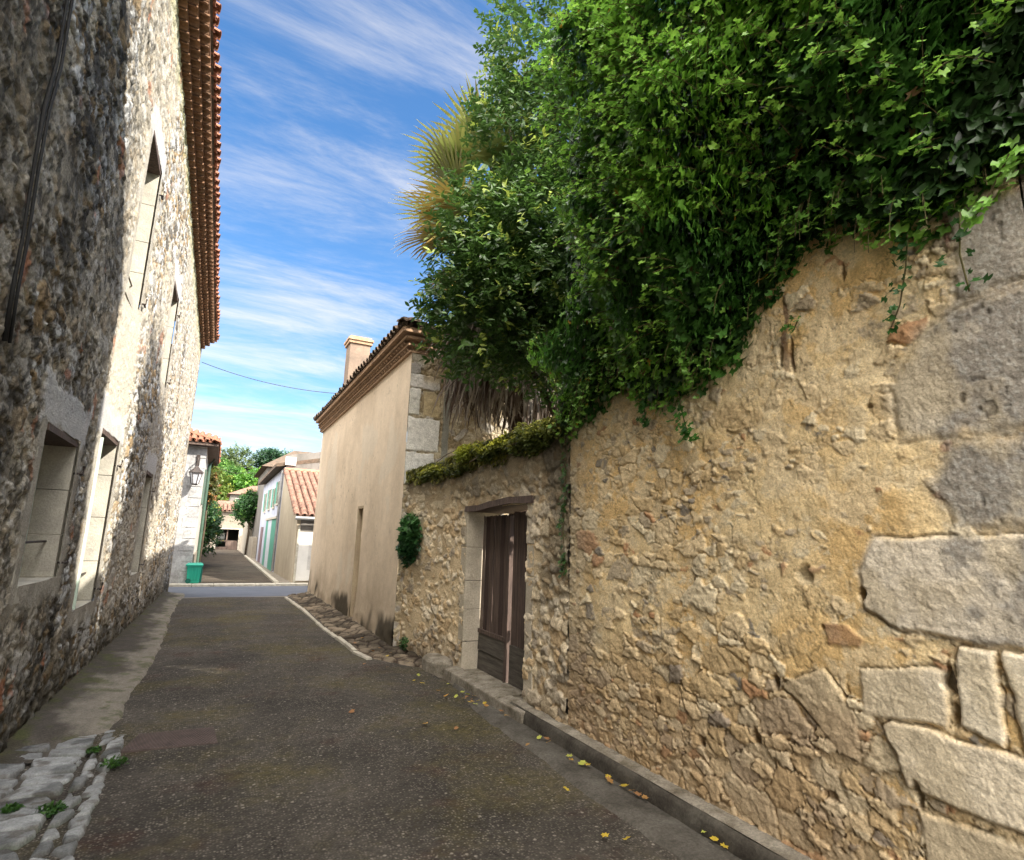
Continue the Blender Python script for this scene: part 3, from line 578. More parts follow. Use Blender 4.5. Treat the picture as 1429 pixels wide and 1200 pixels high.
# keep a row of vertices exactly at the opening's top
row = np.argmin(abs(T[0]*2.73-GZ)); 
h1, e1, r1, r2, r3 = rubble(Y, Z, 131, (.10, .07), (.19, .12), .30, relief=.030, rough=.010, warp=.042)
n1_ = fbm(Y*2, Z*2, 4, 132); mh = .014+.012*(n1_-.5)*2-.012*sst(5.4, 4.6, Y)
sv = sst(-.002, .006, h1-mh); Hf = np.maximum(h1, mh)+.003*fbm(Y*40, Z*40, 3, 133)
c = r2[..., None]
pal = np.where(c < .3, C3(.74, .61, .42), np.where(c < .55, C3(.70, .60, .45), np.where(c < .8, C3(.56, .41, .24), C3(.38, .32, .24))))*(.54+.84*fbm(Y*24, Z*24, 6, 134, .78))[..., None]
mo = mix3(C3(.66, .52, .33)*np.ones(pal.shape), C3(.45, .35, .22)*np.ones(pal.shape), sst(.4, .65, fbm(Y*2.5, Z*2.5, 4, 135)))
CG = mix3(mo, pal, sv)
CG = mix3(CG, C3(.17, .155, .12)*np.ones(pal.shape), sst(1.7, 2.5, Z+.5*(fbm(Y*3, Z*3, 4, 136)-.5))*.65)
CG = mix3(CG, C3(.20, .15, .10)*np.ones(pal.shape), sst(.55, .05, Z+.4*(fbm(Y*3, Z*3, 4, 137)-.5))*.55)
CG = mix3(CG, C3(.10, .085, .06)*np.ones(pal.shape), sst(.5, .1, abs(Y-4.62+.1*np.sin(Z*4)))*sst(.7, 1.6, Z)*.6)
# overhanging ragged masonry above the lintel
ov = sst(.0, .2, Z-GZ-.12+.12*(fbm(Y*6, Z*0, 3, 138)-.5))*sst(7.1, 6.7, Y)*sst(4.9, 5.3, Y)*sst(2.65, 2.4, Z); Hf = Hf+.03*ov
Yc_ = (Y[:-1, :-1]+Y[1:, 1:])/2; Zc_ = (Z[:-1, :-1]+Z[1:, 1:])/2
npmesh('masonry_face', np.stack([xw(Y)-Hf, Y, Z], -1).reshape(-1, 3), grid_faces(len(ys), len(zs), hole_mask(Yc_, Zc_, [(GY0, GY1, -1, GZ)])), m_wall, gw, CG.reshape(-1, 3), smooth=True)
MB().box(2.868, 2.899, 4.415, 4.45, 0, 2.6).box(2.90, 3.36, 4.44, GY0-.001, 0, 2.62).box(2.90, 3.36, GY1+.001, 8.70, 0, 2.5).box(2.90, 3.36, GY0, GY1, GZ+.13, 2.6).build('core', m_conc, gw)
for yy0, yy1, side in ((GY1-.003, GY1+.11, 1), (GY0-.12, GY0+.003, 0)):
    zb = [.02, .42, .80, 1.14, 1.55, GZ] if side else [.02, .62, .90, 1.30, 1.62, GZ]
    for k in range(5):
        o_ = random.uniform(0, .05)
        js = MB().box(2.852-random.uniform(0, .008), 3.30, yy0-(0 if side else o_), yy1+(o_ if side else 0), zb[k]+.004, zb[k+1]-.004, j=.004); js.build('gate_jamb', mat('jamb_stone', (.56, .49, .38), (.38, .33, .25), scale=4, rough=.92, bump=.8, bscale=35, fs=60, fa=.2), gw, bevel=.009)
# bent old timber lintel
lb = MB(); pr = [(GY0-.12, 2.03), (5.6, 2.045), (6.1, 2.02), (6.5, 1.985), (GY1+.06, 1.99)]
for (a, za), (b, zb) in zip(pr[:-1], pr[1:]):
    lb.hexa([(2.822, a, za-.0), (3.34, a, za-.0), (2.822, b, zb), (3.34, b, zb), (2.825, a, za+.075), (3.34, a, za+.12), (2.83, b, zb+.07), (3.34, b, zb+.12)])
lb.build('lintel', m_wood, gw)
# wooden gate leaves
XG = 3.06
g1 = MB().box(XG+.035, XG+.075, 6.02, 6.76, .62, .72).box(XG+.035, XG+.075, 6.02, 6.76, 1.6, 1.7).build('door', m_wood, gw)
yy = 6.775
while yy > 6.02:
    w_ = random.uniform(.075, .125); y1_ = max(yy-w_, 5.995)
    MB().hexa([(XG+random.uniform(-.004, .004), y1_, .50), (XG+.03, y1_, .50), (XG, yy-.006, .50), (XG+.03, yy-.006, .50),
               (XG, y1_+random.uniform(-.004, .003), 1.93+random.uniform(-.03, .02)), (XG+.03, y1_, 1.95), (XG+random.uniform(-.005, .004), yy-.006-random.uniform(0, .004), 1.94+random.uniform(-.03, .02)), (XG+.03, yy-.006, 1.94)]).build('plank', random.choice([m_wood, m_wood2, m_wood3]), g1)
    yy = y1_-random.choice([.003, .004, .018, .005])
MB().box(XG-.022, XG+.03, 6.035, 6.775, .53, .575).box(XG-.028, XG+.032, 5.975, 6.03, .10, 1.93).build('door_rail', m_wood, g1)
MB().box(XG-.012, XG+.03, 6.035, 6.775, .33, .528, j=.004).box(XG-.008, XG+.03, 6.035, 6.775, .10, .322, j=.005).build('bottom_panel', m_woodgrey, g1)
g2 = MB().box(XG+.035, XG+.07, 5.25, 5.92, .62, .72).box(XG+.035, XG+.07, 5.25, 5.92, 1.6, 1.7).build('door', m_wood, gw)
yy = 5.925
while yy > 5.26:
    w_ = random.uniform(.08, .13); y1_ = max(yy-w_, 5.235)
    MB().box(XG+random.uniform(-.006, .004), XG+.03, y1_, yy-.004, .52, 1.97+random.uniform(-.02, .02), j=.003).build('plank', random.choice([m_wood, m_wood2, m_wood3]), g2); yy = y1_-random.choice([.002, .006, .003])
MB().box(XG-.014, XG+.03, 5.24, 5.93, .12, .515, j=.004).build('bottom_panel', m_woodgrey, g2)
# threshold slabs and the boundary stone beside the gate
sb = MB()
cuts = [4.95, 5.5, 6.0, 6.45, 6.95]
for a, b in zip(cuts[:-1], cuts[1:]):
    xf = 2.69-.0*(a-5)
    sb.hexa([(xf-.04*(a-5)*.3, a+.006, -.03), (2.86, a+.006, -.03), (xf-.02*(b-5)*.4-.01, b-.006, -.03), (2.86, b-.006, -.03), (xf-.02*(a-5)*.4, a+.006, .105), (2.86, a, .125), (xf-.02*(b-5)*.4, b-.006, .10), (2.86, b, .12)])
    sb.box(2.862, 3.38, max(a, GY0+.01)+.006, min(b, GY1-.01)-.006, 0, .108+random.uniform(-.006, .006), j=.003)
tag(sb.build('threshold', m_kerb, bevel=.014), 'worn stone doorstep slabs in front of the wooden gate', 'doorstep')
mb = MB(); vs = []
for k in range(10):
    t = 2*math.pi*k/10; rx = .17*(1+.12*math.sin(3*t)); ry = .34*(1+.1*math.cos(2*t+1)); vs.append((2.74+rx*math.cos(t), 7.28+ry*math.sin(t)))
mb.add([(x, y, -.04) for x, y in vs]+[(2.74+(x-2.74)*.97, 7.28+(y-7.28)*.97, .12) for x, y in vs]+[(2.74+(x-2.74)*.8, 7.28+(y-7.28)*.85, .165) for x, y in vs],
       [(k, (k+1) % 10, 10+(k+1) % 10, 10+k) for k in range(10)]+[(10+k, 10+(k+1) % 10, 20+(k+1) % 10, 20+k) for k in range(10)]+[tuple(20+k for k in range(10))])
tag(mb.build('guard_stone', m_kerb, smooth=False, bevel=.008), 'rounded grey stone block at the foot of the left gate jamb', 'stone')
# tall house on the right behind the camera: its corner starts just beyond the ashlar blocks; height and depth shaped to shade the left wall
hR = empty('corner_house', (3.4, -2, 0), 'tall stone house starting at the right edge beyond the grey corner blocks', 'house')
MB().box(2.93, 4.7, -7.5, .70, 0, 11.0).build('wall', m_dress, hR); MB().box(2.85, 4.72, -7.6, .72, 11.002, 11.1).build('roof', m_tile, hR)

Y, Z = sheet(np.arange(-3.2, .982, .014), np.arange(0, 5.21, .016)); Y[-1, :] = .98
h1, e1, r1, r2, r3 = rubble(Y, Z, 181, (.46, .30), (.7, .3), .3, relief=.014, rough=.012, warp=.03, flat=.9)
cR = C3(.52, .46, .37)*(.6+.45*r2)[..., None]*(.55+.8*fbm(Y*22, Z*22, 5, 182, .75))[..., None]; cR = mix3(cR, C3(.25, .235, .21)*np.ones(cR.shape), sst(.45, .62, fbm(Y*2.5, Z*2.5, 5, 183))*.8)
cR = mix3(C3(.52, .40, .24)*np.ones(cR.shape), cR, sst(.01, .05, e1))
npmesh('masonry_face', np.stack([2.885-h1, Y, Z], -1).reshape(-1, 3), grid_faces(Y.shape[0], Y.shape[1]), m_wallf, hR, cR.reshape(-1, 3), smooth=True)
MB().box(2.90, 3.45, .702, .978, 0, 5.2).build('pier', m_conc, hR)

# ================================================================== BEIGE HOUSE
bh = empty('beige_house', (2.6, 13, 0), 'beige rendered house with stepped brick cornice and a chimney beyond the gate wall', 'house')
BX, BY0, BY1, BZ = 2.55, 8.75, 17.45, 4.60
NICHE = (11.40, 11.82, .02, 2.18)
ys = snap(np.linspace(BY0, BY1, 330), NICHE[:2]); zs = snap(np.linspace(.0, BZ, 190), [NICHE[3]])
Y, Z = sheet(ys, zs)
hb = .03*(fbm(Y*.5, Z*.5, 3, 151)-.5)+.006*(fbm(Y*6, Z*6, 4, 152)-.5)+.05*sst(.55, .05, Z+.3*(fbm(Y*2, Z*2, 3, 153)-.5))*fbm(Y*4, Z*4, 4, 154)
cb_ = mix3(C3(.72, .60, .46)*np.ones(Y.shape+(1,)), C3(.62, .51, .385)*np.ones(Y.shape+(1,)), sst(.35, .65, fbm(Y*1.2, Z*.8, 5, 155)))
cb_ = mix3(cb_, C3(.50, .41, .30)*np.ones(cb_.shape), sst(.56, .7, fbm(Y*6, Z*.5, 4, 156))*.15)
cb_ = mix3(cb_, C3(.30, .235, .16)*np.ones(cb_.shape), sst(1.0, .1, Z+.9*(fbm(Y*2.2, Z*1.2, 4, 157)-.5))*.6)
cb_ = mix3(cb_, C3(.035, .03, .02)*np.ones(cb_.shape), sst(.48, .25, Z+.55*(fbm(Y*2.6, Z*1.5, 4, 158)-.5)-.05)*sst(.46, .6, fbm(Y*1.3+2, Z*.6, 3, 159))*.9)
Yc_ = (Y[:-1, :-1]+Y[1:, 1:])/2; Zc_ = (Z[:-1, :-1]+Z[1:, 1:])/2
crk = sst(.007, .0, abs(fbm(Y*1.1+3, Z*.8, 6, 161, .6)-.5))*sst(.5, .6, fbm(Y*.9, Z*.9, 3, 162)); cb_ = cb_*(1-.35*crk)[..., None]; cb_ = cb_*(.88+.24*fbm(Y*9, Z*9, 5, 163, .75))[..., None]; hb = hb-.003*crk
cb_ = mix3(cb_, C3(.66, .60, .50)*np.ones(cb_.shape), sst(.60, .64, fbm(Y*.8+5, Z*.8, 4, 164))*.4)
npmesh('street_wall', np.stack([BX-hb, Y, Z], -1).reshape(-1, 3), grid_faces(len(ys), len(zs), hole_mask(Yc_, Zc_, [NICHE])), mat('plaster', attr=True, rough=.95, bump=.5, bscale=50, fs=30, fa=.08, spec=.1), bh, cb_.reshape(-1, 3), smooth=True)
m_brn = mat('brown_door', (.22, .155, .10), (.15, .105, .07), scale=6, stretch=(1, 4, .6), rough=.9, bump=.4)
MB().box(BX+.12, BX+.16, NICHE[0]-.1, NICHE[1]+.1, 0, NICHE[3]+.1).build('door', m_brn, bh)
m_pl = mat('plaster_plain', (.48, .385, .25), (.38, .30, .20), scale=2, rough=.95, bump=.4)
MB().box(BX+.002, BX+.12, NICHE[1], NICHE[1]+.05, 0, NICHE[3]).box(BX+.002, BX+.12, NICHE[0]-.05, NICHE[0], 0, NICHE[3]).box(BX+.002, BX+.12, NICHE[0]-.05, NICHE[1]+.05, NICHE[3], NICHE[3]+.05).build('door_reveal', m_pl, bh)
# gable towards the camera: exposed quoins, ochre rubble and grey plaster
ys = np.linspace(BX, 8.6, 560); zs = np.linspace(.0, BZ, 380); Xq, Z = sheet(ys, zs)
h1, e1, r1, r2, r3 = rubble(Xq, Z, 171, (.13, .10), (.22, .16), .3, relief=.03, rough=.01, warp=.035)
Hq = h1; pal = np.where(r2[..., None] < .4, C3(.46, .39, .27), np.where(r2[..., None] < .7, C3(.42, .38, .32), C3(.33, .26, .16)))*(.7+.6*fbm(Xq*20, Z*20, 4, 172))[..., None]
mo = C3(.40, .33, .22)*np.ones(pal.shape); CQ = mix3(mo, pal, sst(.03, .15, e1))
for x0, x1, z0, z1, c_, rg in ((2.5, 3.02, 2.45, 2.98, C3(.62, .60, .55), .02), (2.5, 3.10, 3.0, 3.55, C3(.64, .62, .57), .012), (2.5, 2.75, 3.57, 4.02, C3(.60, .58, .52), .02), (2.78, 3.09, 3.57, 3.98, C3(.46, .37, .22), .05), (2.5, 3.08, 4.03, 4.26, C3(.60, .57, .52), .06), (2.5, 2.72, 4.28, 4.44, C3(.30, .28, .25), .02), (2.5, 3.0, 4.45, 4.62, C3(.42, .38, .30), .02)):
    d = np.minimum(np.minimum(Xq-x0, x1-Xq), np.minimum(Z-z0, z1-Z))+.09*(fbm(Xq*7, Z*7, 4, 173)-.5); k = sst(0, .012, d)
    Hq = Hq*(1-k)+k*(.03+rg*(fbm(Xq*9, Z*9, 5, 174)-.5)); CQ = mix3(CQ, c_*(.75+.5*fbm(Xq*18, Z*18, 4, 175))[..., None]*np.ones(pal.shape), k); Hq = Hq-.015*sst(.015, 0, abs(d))
k = sst(0, .03, np.minimum(Xq-3.12, 3.26-Xq)+.02*(fbm(Xq*5, Z*5, 3, 176)-.5)); CQ = mix3(CQ, C3(.24, .235, .20)*np.ones(pal.shape), k); Hq = Hq*(1-k)+.03*k
k = sst(4.05, 4.2, Z)*sst(2.72, 2.8, Xq)*sst(3.2, 3.1, Xq); CQ = mix3(CQ, C3(.36, .28, .16)*np.ones(pal.shape)*(.7+.5*fbm(Xq*9, Z*9, 4, 177))[..., None], k*.8)
npmesh('gable_wall', np.stack([Xq, BY0-Hq, Z], -1).reshape(-1, 3), grid_faces(len(ys), len(zs)), m_wall, bh, CQ.reshape(-1, 3), smooth=True)
MB().add([(BX+.01, BY1, 0), (8.6, BY1, 0), (8.6, BY1, BZ), (BX+.01, BY1, BZ), (8.6, BY0, 0), (8.6, BY0, BZ)], [(0, 1, 2, 3), (1, 4, 5, 2)]).build('back_wall', m_pl, bh)
# stepped cornice on both faces
m_corn = mat('cornice_brick', (.42, .28, .175), (.26, .17, .11), scale=8, rough=.95, bump=.5, fs=30, fa=.25)
cn = MB(); offs = [(.03, 4.60, 4.635), (.07, 4.70, 4.735), (.13, 4.80, 4.84), (.20, 4.88, 4.96)]
for o_, z0, z1 in offs: cn.box(BX-o_-.02, BX+.5, BY0-o_-.02, BY1+o_*.4, z0, z1); cn.box(BX+.5, 8.6, BY0-o_-.02, BY0+.3, z0, z1)
for o_, z0, z1 in ((.02, 4.635, 4.70), (.05, 4.735, 4.80), (.10, 4.84, 4.88)): cn.box(BX-o_+.02, BX+.4, BY0-o_+.02, BY1, z0, z1); cn.box(BX+.4, 8.6, BY0-o_+.02, BY0+.3, z0, z1)
Yt = BY0
while Yt < BY1-.05:
    for o_, zc in ((.055, 4.637), (.105, 4.738)):
        cn.arc_tile((BX+.1, Yt+.09, zc-.002), (-1, 0, 0), up, .12+o_, .074, .074, .016, 5)
    Yt += .16
cn.build('cornice', m_corn, bh)
# roof: low hip with weathered barrel tiles
SL = .34
def tiled_slope(parent, eave0, eave1, slope_dir, length, m, step=.2, name='roof', rr=.085, clip=None, deck=True):
    e0 = Vector(eave0); e1 = Vector(eave1); d = Vector(slope_dir).normalized(); u = (e1-e0); n = int(u.length/step); u.normalize(); nrm = u.cross(d); nrm = nrm if nrm.z > 0 else -nrm
    mb = MB()
    for k in range(n+1):
        p0 = e0+u*(k*step); Lm = length if clip is None else clip(k*step)
        if Lm < .1: continue
        c = 0; s_ = random.uniform(-.03, .03)
        while c < Lm:
            L_ = min(.42, Lm-c+.06); q = p0+d*(c+s_)+nrm*(.02+random.uniform(0, .012))+u*random.uniform(-.008, .008)
            mb.arc_tile(q, d+nrm*.03, nrm, L_, rr, rr*.82, .013, 5); c += .34
        mb.arc_tile(p0+u*(step/2)-nrm*(-.045), d, nrm, Lm, rr*.8, rr*.8, .012, 4, flip=True)
    o = mb.build(name, m, parent)
    return o
eh = 4.965; ox = BX-.25; oy = BY0-.25
dv = Vector((1, 0, SL)).normalized()
tiled_slope(bh, (ox, oy, eh), (ox, BY1+.15, eh), dv, 3.2, m_tile_mossy, clip=lambda s: min(3.2, s*1.05+.1, (BY1+.15-oy-s)*1.05+.1))
tiled_slope(bh, (ox, oy, eh), (8.6, oy, eh), Vector((0, 1, SL)), 3.0, m_tile_mossy, clip=lambda s: min(3.0, s*1.05+.1))
zr = eh+3.0*SL
MB().add([(ox, oy, eh), (8.6, oy, eh), (8.6, oy+3, zr), (ox+3, oy+3, zr), (ox, BY1+.15, eh), (ox+3, BY1-2.8, zr), (8.6, BY1-2.8, zr), (8.6, BY1+.15, eh)], [(0, 1, 2, 3), (0, 3, 5, 4), (3, 2, 6, 5), (4, 5, 6, 7)]).build('roof_deck', m_tile_mossy, bh)
mb = MB()
for k in range(9): mb.arc_tile(Vector((ox+.02, oy+.02, eh+.05))+Vector((1, 1, SL))*(k*.27), (1, 1, SL), up, .42, .10, .08, .015, 6)
mb.build('ridge_tile', m_tile_mossy, bh)
ch = MB().box(2.64, 3.16, 14.75, 15.30, 5.0, 6.62).build('chimney', mat('chimney_render', (.24, .175, .13), (.15, .115, .09), scale=3, rough=.95, bump=.5, fs=20, fa=.15), bh)
MB().box(2.60, 3.20, 14.71, 15.34, 6.62, 6.70).box(2.57, 3.23, 14.68, 15.37, 6.702, 6.76).box(2.62, 3.18, 14.73, 15.32, 6.762, 6.82).build('chimney_cap', m_corn, ch)

# ================================================================== FOLIAGE
def leaves(name, P, Nn, size, col, mtl, parent=None, kind='ivy', D=None):
    """many small folded leaves in one mesh. P centre, Nn facing direction, size, colour, D pointing direction"""
    n = len(P)
    T = {'ivy': ([(0, -.05, 0), (.30, -.42, .03), (.42, -.12, -.02), (.46, .28, .05), (.17, .32, 0), (0, .72, -.06), (-.17, .32, 0), (-.46, .28, .05), (-.42, -.12, -.02), (-.30, -.42, .03), (0, .2, -.07)],
                 [(10, 0, 1), (10, 1, 2), (10, 2, 3), (10, 3, 4), (10, 4, 5), (10, 5, 6), (10, 6, 7), (10, 7, 8), (10, 8, 9), (10, 9, 0)]),
         'oval': ([(0, -.5, 0), (.17, -.22, .05), (.19, .12, .05), (0, .5, -.05), (-.19, .12, .05), (-.17, -.22, .05), (0, -.05, -.02)],
                  [(6, 0, 1), (6, 1, 2), (6, 2, 3), (6, 3, 4), (6, 4, 5), (6, 5, 0)]),
         'quad': ([(0, -.5, 0), (.28, 0, .06), (0, .5, -.04), (-.28, 0, .06)], [(0, 1, 2), (0, 2, 3)]),
         'blade': ([(-.035, 0, 0), (.035, 0, 0), (.02, .6, .02), (0, 1, -.10), (-.02, .6, .02)], [(0, 1, 2), (0, 2, 4), (4, 2, 3)])}[kind]
    tv = np.array(T[0]); tf = np.array(T[1]); Nn = Nn/np.linalg.norm(Nn, axis=1, keepdims=True)
    if D is None: D = RNG.normal(size=(n, 3))
    Vv = D-Nn*(D*Nn).sum(1, keepdims=True); Vv /= np.linalg.norm(Vv, axis=1, keepdims=True)+1e-9; U = np.cross(Vv, Nn)
    V = P[:, None]+size[:, None, None]*(tv[None, :, 0:1]*U[:, None]+tv[None, :, 1:2]*Vv[:, None]+tv[None, :, 2:3]*Nn[:, None])
    F = tf[None]+(np.arange(n)*len(tv))[:, None, None]
    return npmesh(name, V.reshape(-1, 3), F.reshape(-1, 3), mtl, parent, np.repeat(col, len(tv), 0))
def rnd(n): return RNG.random(n)
# --- ivy on the tall wall
iv = empty('ivy', (2.7, 2.6, 3), 'huge dense ivy spilling over the top of the tall rubble wall', 'ivy')
def ivy_low(Y):   # height of the ragged lower fringe
    return np.interp(Y, [.3, .97, 1.35, 1.74, 1.95, 2.26, 2.45, 2.68, 2.95, 3.17, 3.4, 3.57, 4.07, 4.45, 4.7], [3.30, 3.22, 3.12, 3.30, 3.28, 3.05, 2.78, 2.72, 2.66, 2.60, 2.74, 2.90, 2.72, 2.55, 2.75])
def ivy_surf(Y, Z):
    d = np.clip(Z-ivy_low(Y), 0, 9); b = .10+.52*sst(0, 1.3, d)*sst(.4, 1.6, Y+.55*(Z-3.1)*.2)+.16*d*.4
    b = b+.62*(fbm(Y*1.5, Z*1.5, 3, 201)-.5)*sst(0, .8, d)+.20*(fbm(Y*4.5, Z*4.5, 3, 202)-.5)*sst(0, .4, d)
    return np.maximum(b*np.interp(Y, [.3, 1.1, 1.7], [.35, .55, 1]), .03)
N = 80000
Y = .35+rnd(N)*4.5; Z = 2.4+rnd(N)**.9*4.1; lo = ivy_low(Y)+.10*(fbm(Y*9, Y*0, 3, 203)-.5)
keepm = (Z > lo-.02)&(rnd(N) < .25+.75*sst(0, .25, Z-lo)) & (Z < 6.3-.25*abs(Y-3.2)) & (Y < np.interp(Z, [2.4, 3.3, 3.8, 4.6, 6.5], [4.6, 4.35, 3.75, 3.35, 3.1])+.25*(fbm(Y*3, Z*3, 3, 205)-.5)) 
Y = Y[keepm]; Z = Z[keepm]; n = len(Y); b = ivy_surf(Y, Z); dep = rnd(n)**1.6*.34
e_ = .05; gy = (ivy_surf(Y+e_, Z)-ivy_surf(Y-e_, Z))/(2*e_); gz = (ivy_surf(Y, Z+e_)-ivy_surf(Y, Z-e_))/(2*e_)
Nv = np.stack([-np.ones(n), gy*-1, gz*-1+.45], -1); Nv[:, 1] *= -1; Nv[:, 2] = gz*-1*-1*0+.55-gz*.6; Nv += RNG.normal(size=(n, 3))*.42
P = np.stack([2.86-np.maximum(b-dep, .01), Y, Z], -1)
young = sst(.47, .60, fbm(Y*2.2, Z*2.2, 3, 204)+.08*sst(3.6, 5, Z))*(dep < .09)
base = C3(.070, .185, .032)*np.ones((n, 3)); cl_ = base*(.5+1.0*rnd(n))[:, None]; cl_ = mix3(cl_, C3(.27, .54, .065)*np.ones((n, 3))*(.7+.6*rnd(n))[:, None], young*(.3+.7*rnd(n)))
yl = rnd(n) < .005; cl_[yl] = C3(.45, .24, .03); yl = rnd(n) < .006; cl_[yl] = C3(.16, .09, .04)
D = np.stack([RNG.normal(size=n)*.4-.3, RNG.normal(size=n)*.7, -np.ones(n)+RNG.normal(size=n)*.4], -1)
leaves('foliage', P, Nv, .030+.050*rnd(n)**1.3, cl_, m_leaf, iv, 'ivy', D)
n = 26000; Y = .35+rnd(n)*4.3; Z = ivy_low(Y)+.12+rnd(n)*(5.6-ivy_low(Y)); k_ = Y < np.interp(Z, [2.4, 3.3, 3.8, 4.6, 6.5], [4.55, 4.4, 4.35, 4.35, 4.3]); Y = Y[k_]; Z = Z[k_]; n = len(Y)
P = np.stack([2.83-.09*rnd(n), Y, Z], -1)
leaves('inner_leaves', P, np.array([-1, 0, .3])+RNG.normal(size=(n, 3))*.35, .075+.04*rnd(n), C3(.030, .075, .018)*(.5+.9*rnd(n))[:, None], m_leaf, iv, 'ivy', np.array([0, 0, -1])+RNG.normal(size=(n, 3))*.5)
# shoots standing out of the mass with bright young leaves
SP = []; stems = MB()
def shoots(n, fy, fz, out, L0, L1, per, droop=0.35):
    PP = []; DD = []; T_ = []
    for _ in range(n):
        y = fy(); z = fz(y); x = 2.86-float(ivy_surf(np.array(y), np.array(z)))+.08
        d = Vector((-1, random.gauss(0, .5), random.gauss(*out))).normalized(); L_ = random.uniform(L0, L1); p = Vector((x, y, z)); pts = [p.copy()]
        for k in range(6):
            p = p+d*(L_/6); d = (d+Vector((0, 0, -droop*.3))).normalized(); pts.append(p.copy())
        stems.tube(pts, [.0035]*3+[.002]*4, 4, cap=False)
        for k in range(per):
            t = (k+.5)/per; i = min(int(t*6), 5); q = pts[i].lerp(pts[i+1], t*6-i); PP.append(q+Vector((random.gauss(0, .022), random.gauss(0, .022), random.gauss(0, .02)))); DD.append(d+Vector((random.gauss(0, .8), random.gauss(0, .8), random.gauss(0, .5)))); T_.append(t)
    return np.array(PP), np.array(DD), np.array(T_)
A1 = shoots(760, lambda: random.uniform(.6, 3.5), lambda y: ivy_low(y)+.3+random.random()**.8*2.6, (.35, .35), .15, .38, 13)
A2 = shoots(110, lambda: random.uniform(1.0, 4.4), lambda y: ivy_low(y)+.15+random.random()*.2, (-.5, .3), .12, .32, 11, 2.2)
for (PP, DD, T_), br in ((A1, 1.0), (A2, .45)):
    n = len(PP); Nv = np.array([-.5, 0, .9])+RNG.normal(size=(n, 3))*.45
    cl_ = mix3(C3(.09, .23, .04)*np.ones((n, 3)), C3(.34, .62, .09)*np.ones((n, 3)), np.clip(T_*br*(.5+.8*rnd(n)), 0, 1))
    leaves('young_leaves', PP, Nv, .026+.026*rnd(n), cl_, m_leaf, iv, 'ivy', DD)
m_stem = mat('green_stem', (.10, .09, .03), (.07, .045, .025), rough=.8)
stems.build('stems', m_stem, iv)
# hanging tendrils over the bare stone
def tendril(pts, n, name_label, sz=.04, col=C3(.03, .10, .02)):
    pts = [Vector(p) for p in pts]; mb = MB().tube(pts, .004, 5); root = mb.build('ivy_tendril', m_stem); tag(root, name_label, 'ivy')
    PP = []
    for k in range(n):
        t = random.random()*(len(pts)-1); i = min(int(t), len(pts)-2); PP.append(pts[i].lerp(pts[i+1], t-i)+Vector((-.01-abs(random.gauss(0, .015)), random.gauss(0, .03), random.gauss(0, .02))))
    P = np.array(PP); leaves('leaf_cluster', P, np.array([-1, 0, .5])+RNG.normal(size=(n, 3))*.4, sz*(.7+.6*rnd(n)), col*(.6+1.0*rnd(n))[:, None], m_leaf, root, 'ivy')
tendril([(2.80, 1.40, 3.15), (2.80, 1.42, 3.0), (2.81, 1.47, 2.82), (2.81, 1.52, 2.72)], 34, 'thin ivy tendril with dark leaves hanging over the grey blocks near the right edge')
tendril([(2.80, 1.18, 3.15), (2.80, 1.2, 2.95), (2.82, 1.19, 2.78)], 16, 'short sparse ivy strand beside the grey corner block')
tendril([(2.78, 2.95, 2.75), (2.79, 2.92, 2.55), (2.80, 2.88, 2.40), (2.80, 2.85, 2.33)], 46, 'bright ivy strand reaching lowest over the bare rubble', .05, C3(.06, .2, .03))
tendril([(2.80, 3.35, 2.80), (2.81, 3.33, 2.60), (2.81, 3.30, 2.52)], 36, 'ivy strand hanging in the middle of the wall below the dark mass', .05, C3(.05, .17, .03))
tendril([(2.82, 2.02, 2.93), (2.82, 2.05, 2.88)], 16, 'tiny green sprig growing from a crack in the ochre wall', .03, C3(.08, .2, .03))
tendril([(2.84, 4.50, 2.65), (2.84, 4.48, 2.2), (2.84, 4.52, 1.8), (2.84, 4.47, 1.35)], 120, 'narrow ivy strand growing down the joint between the two walls', .042, C3(.05, .11, .025))
# light twig with pale leaves at the right edge
tendril([(2.70, .75, 3.25), (2.62, .92, 3.2), (2.60, 1.0, 3.05), (2.62, 1.08, 2.98)], 40, 'pale green leafy twig at the right edge below the ivy', .05, C3(.16, .33, .05))

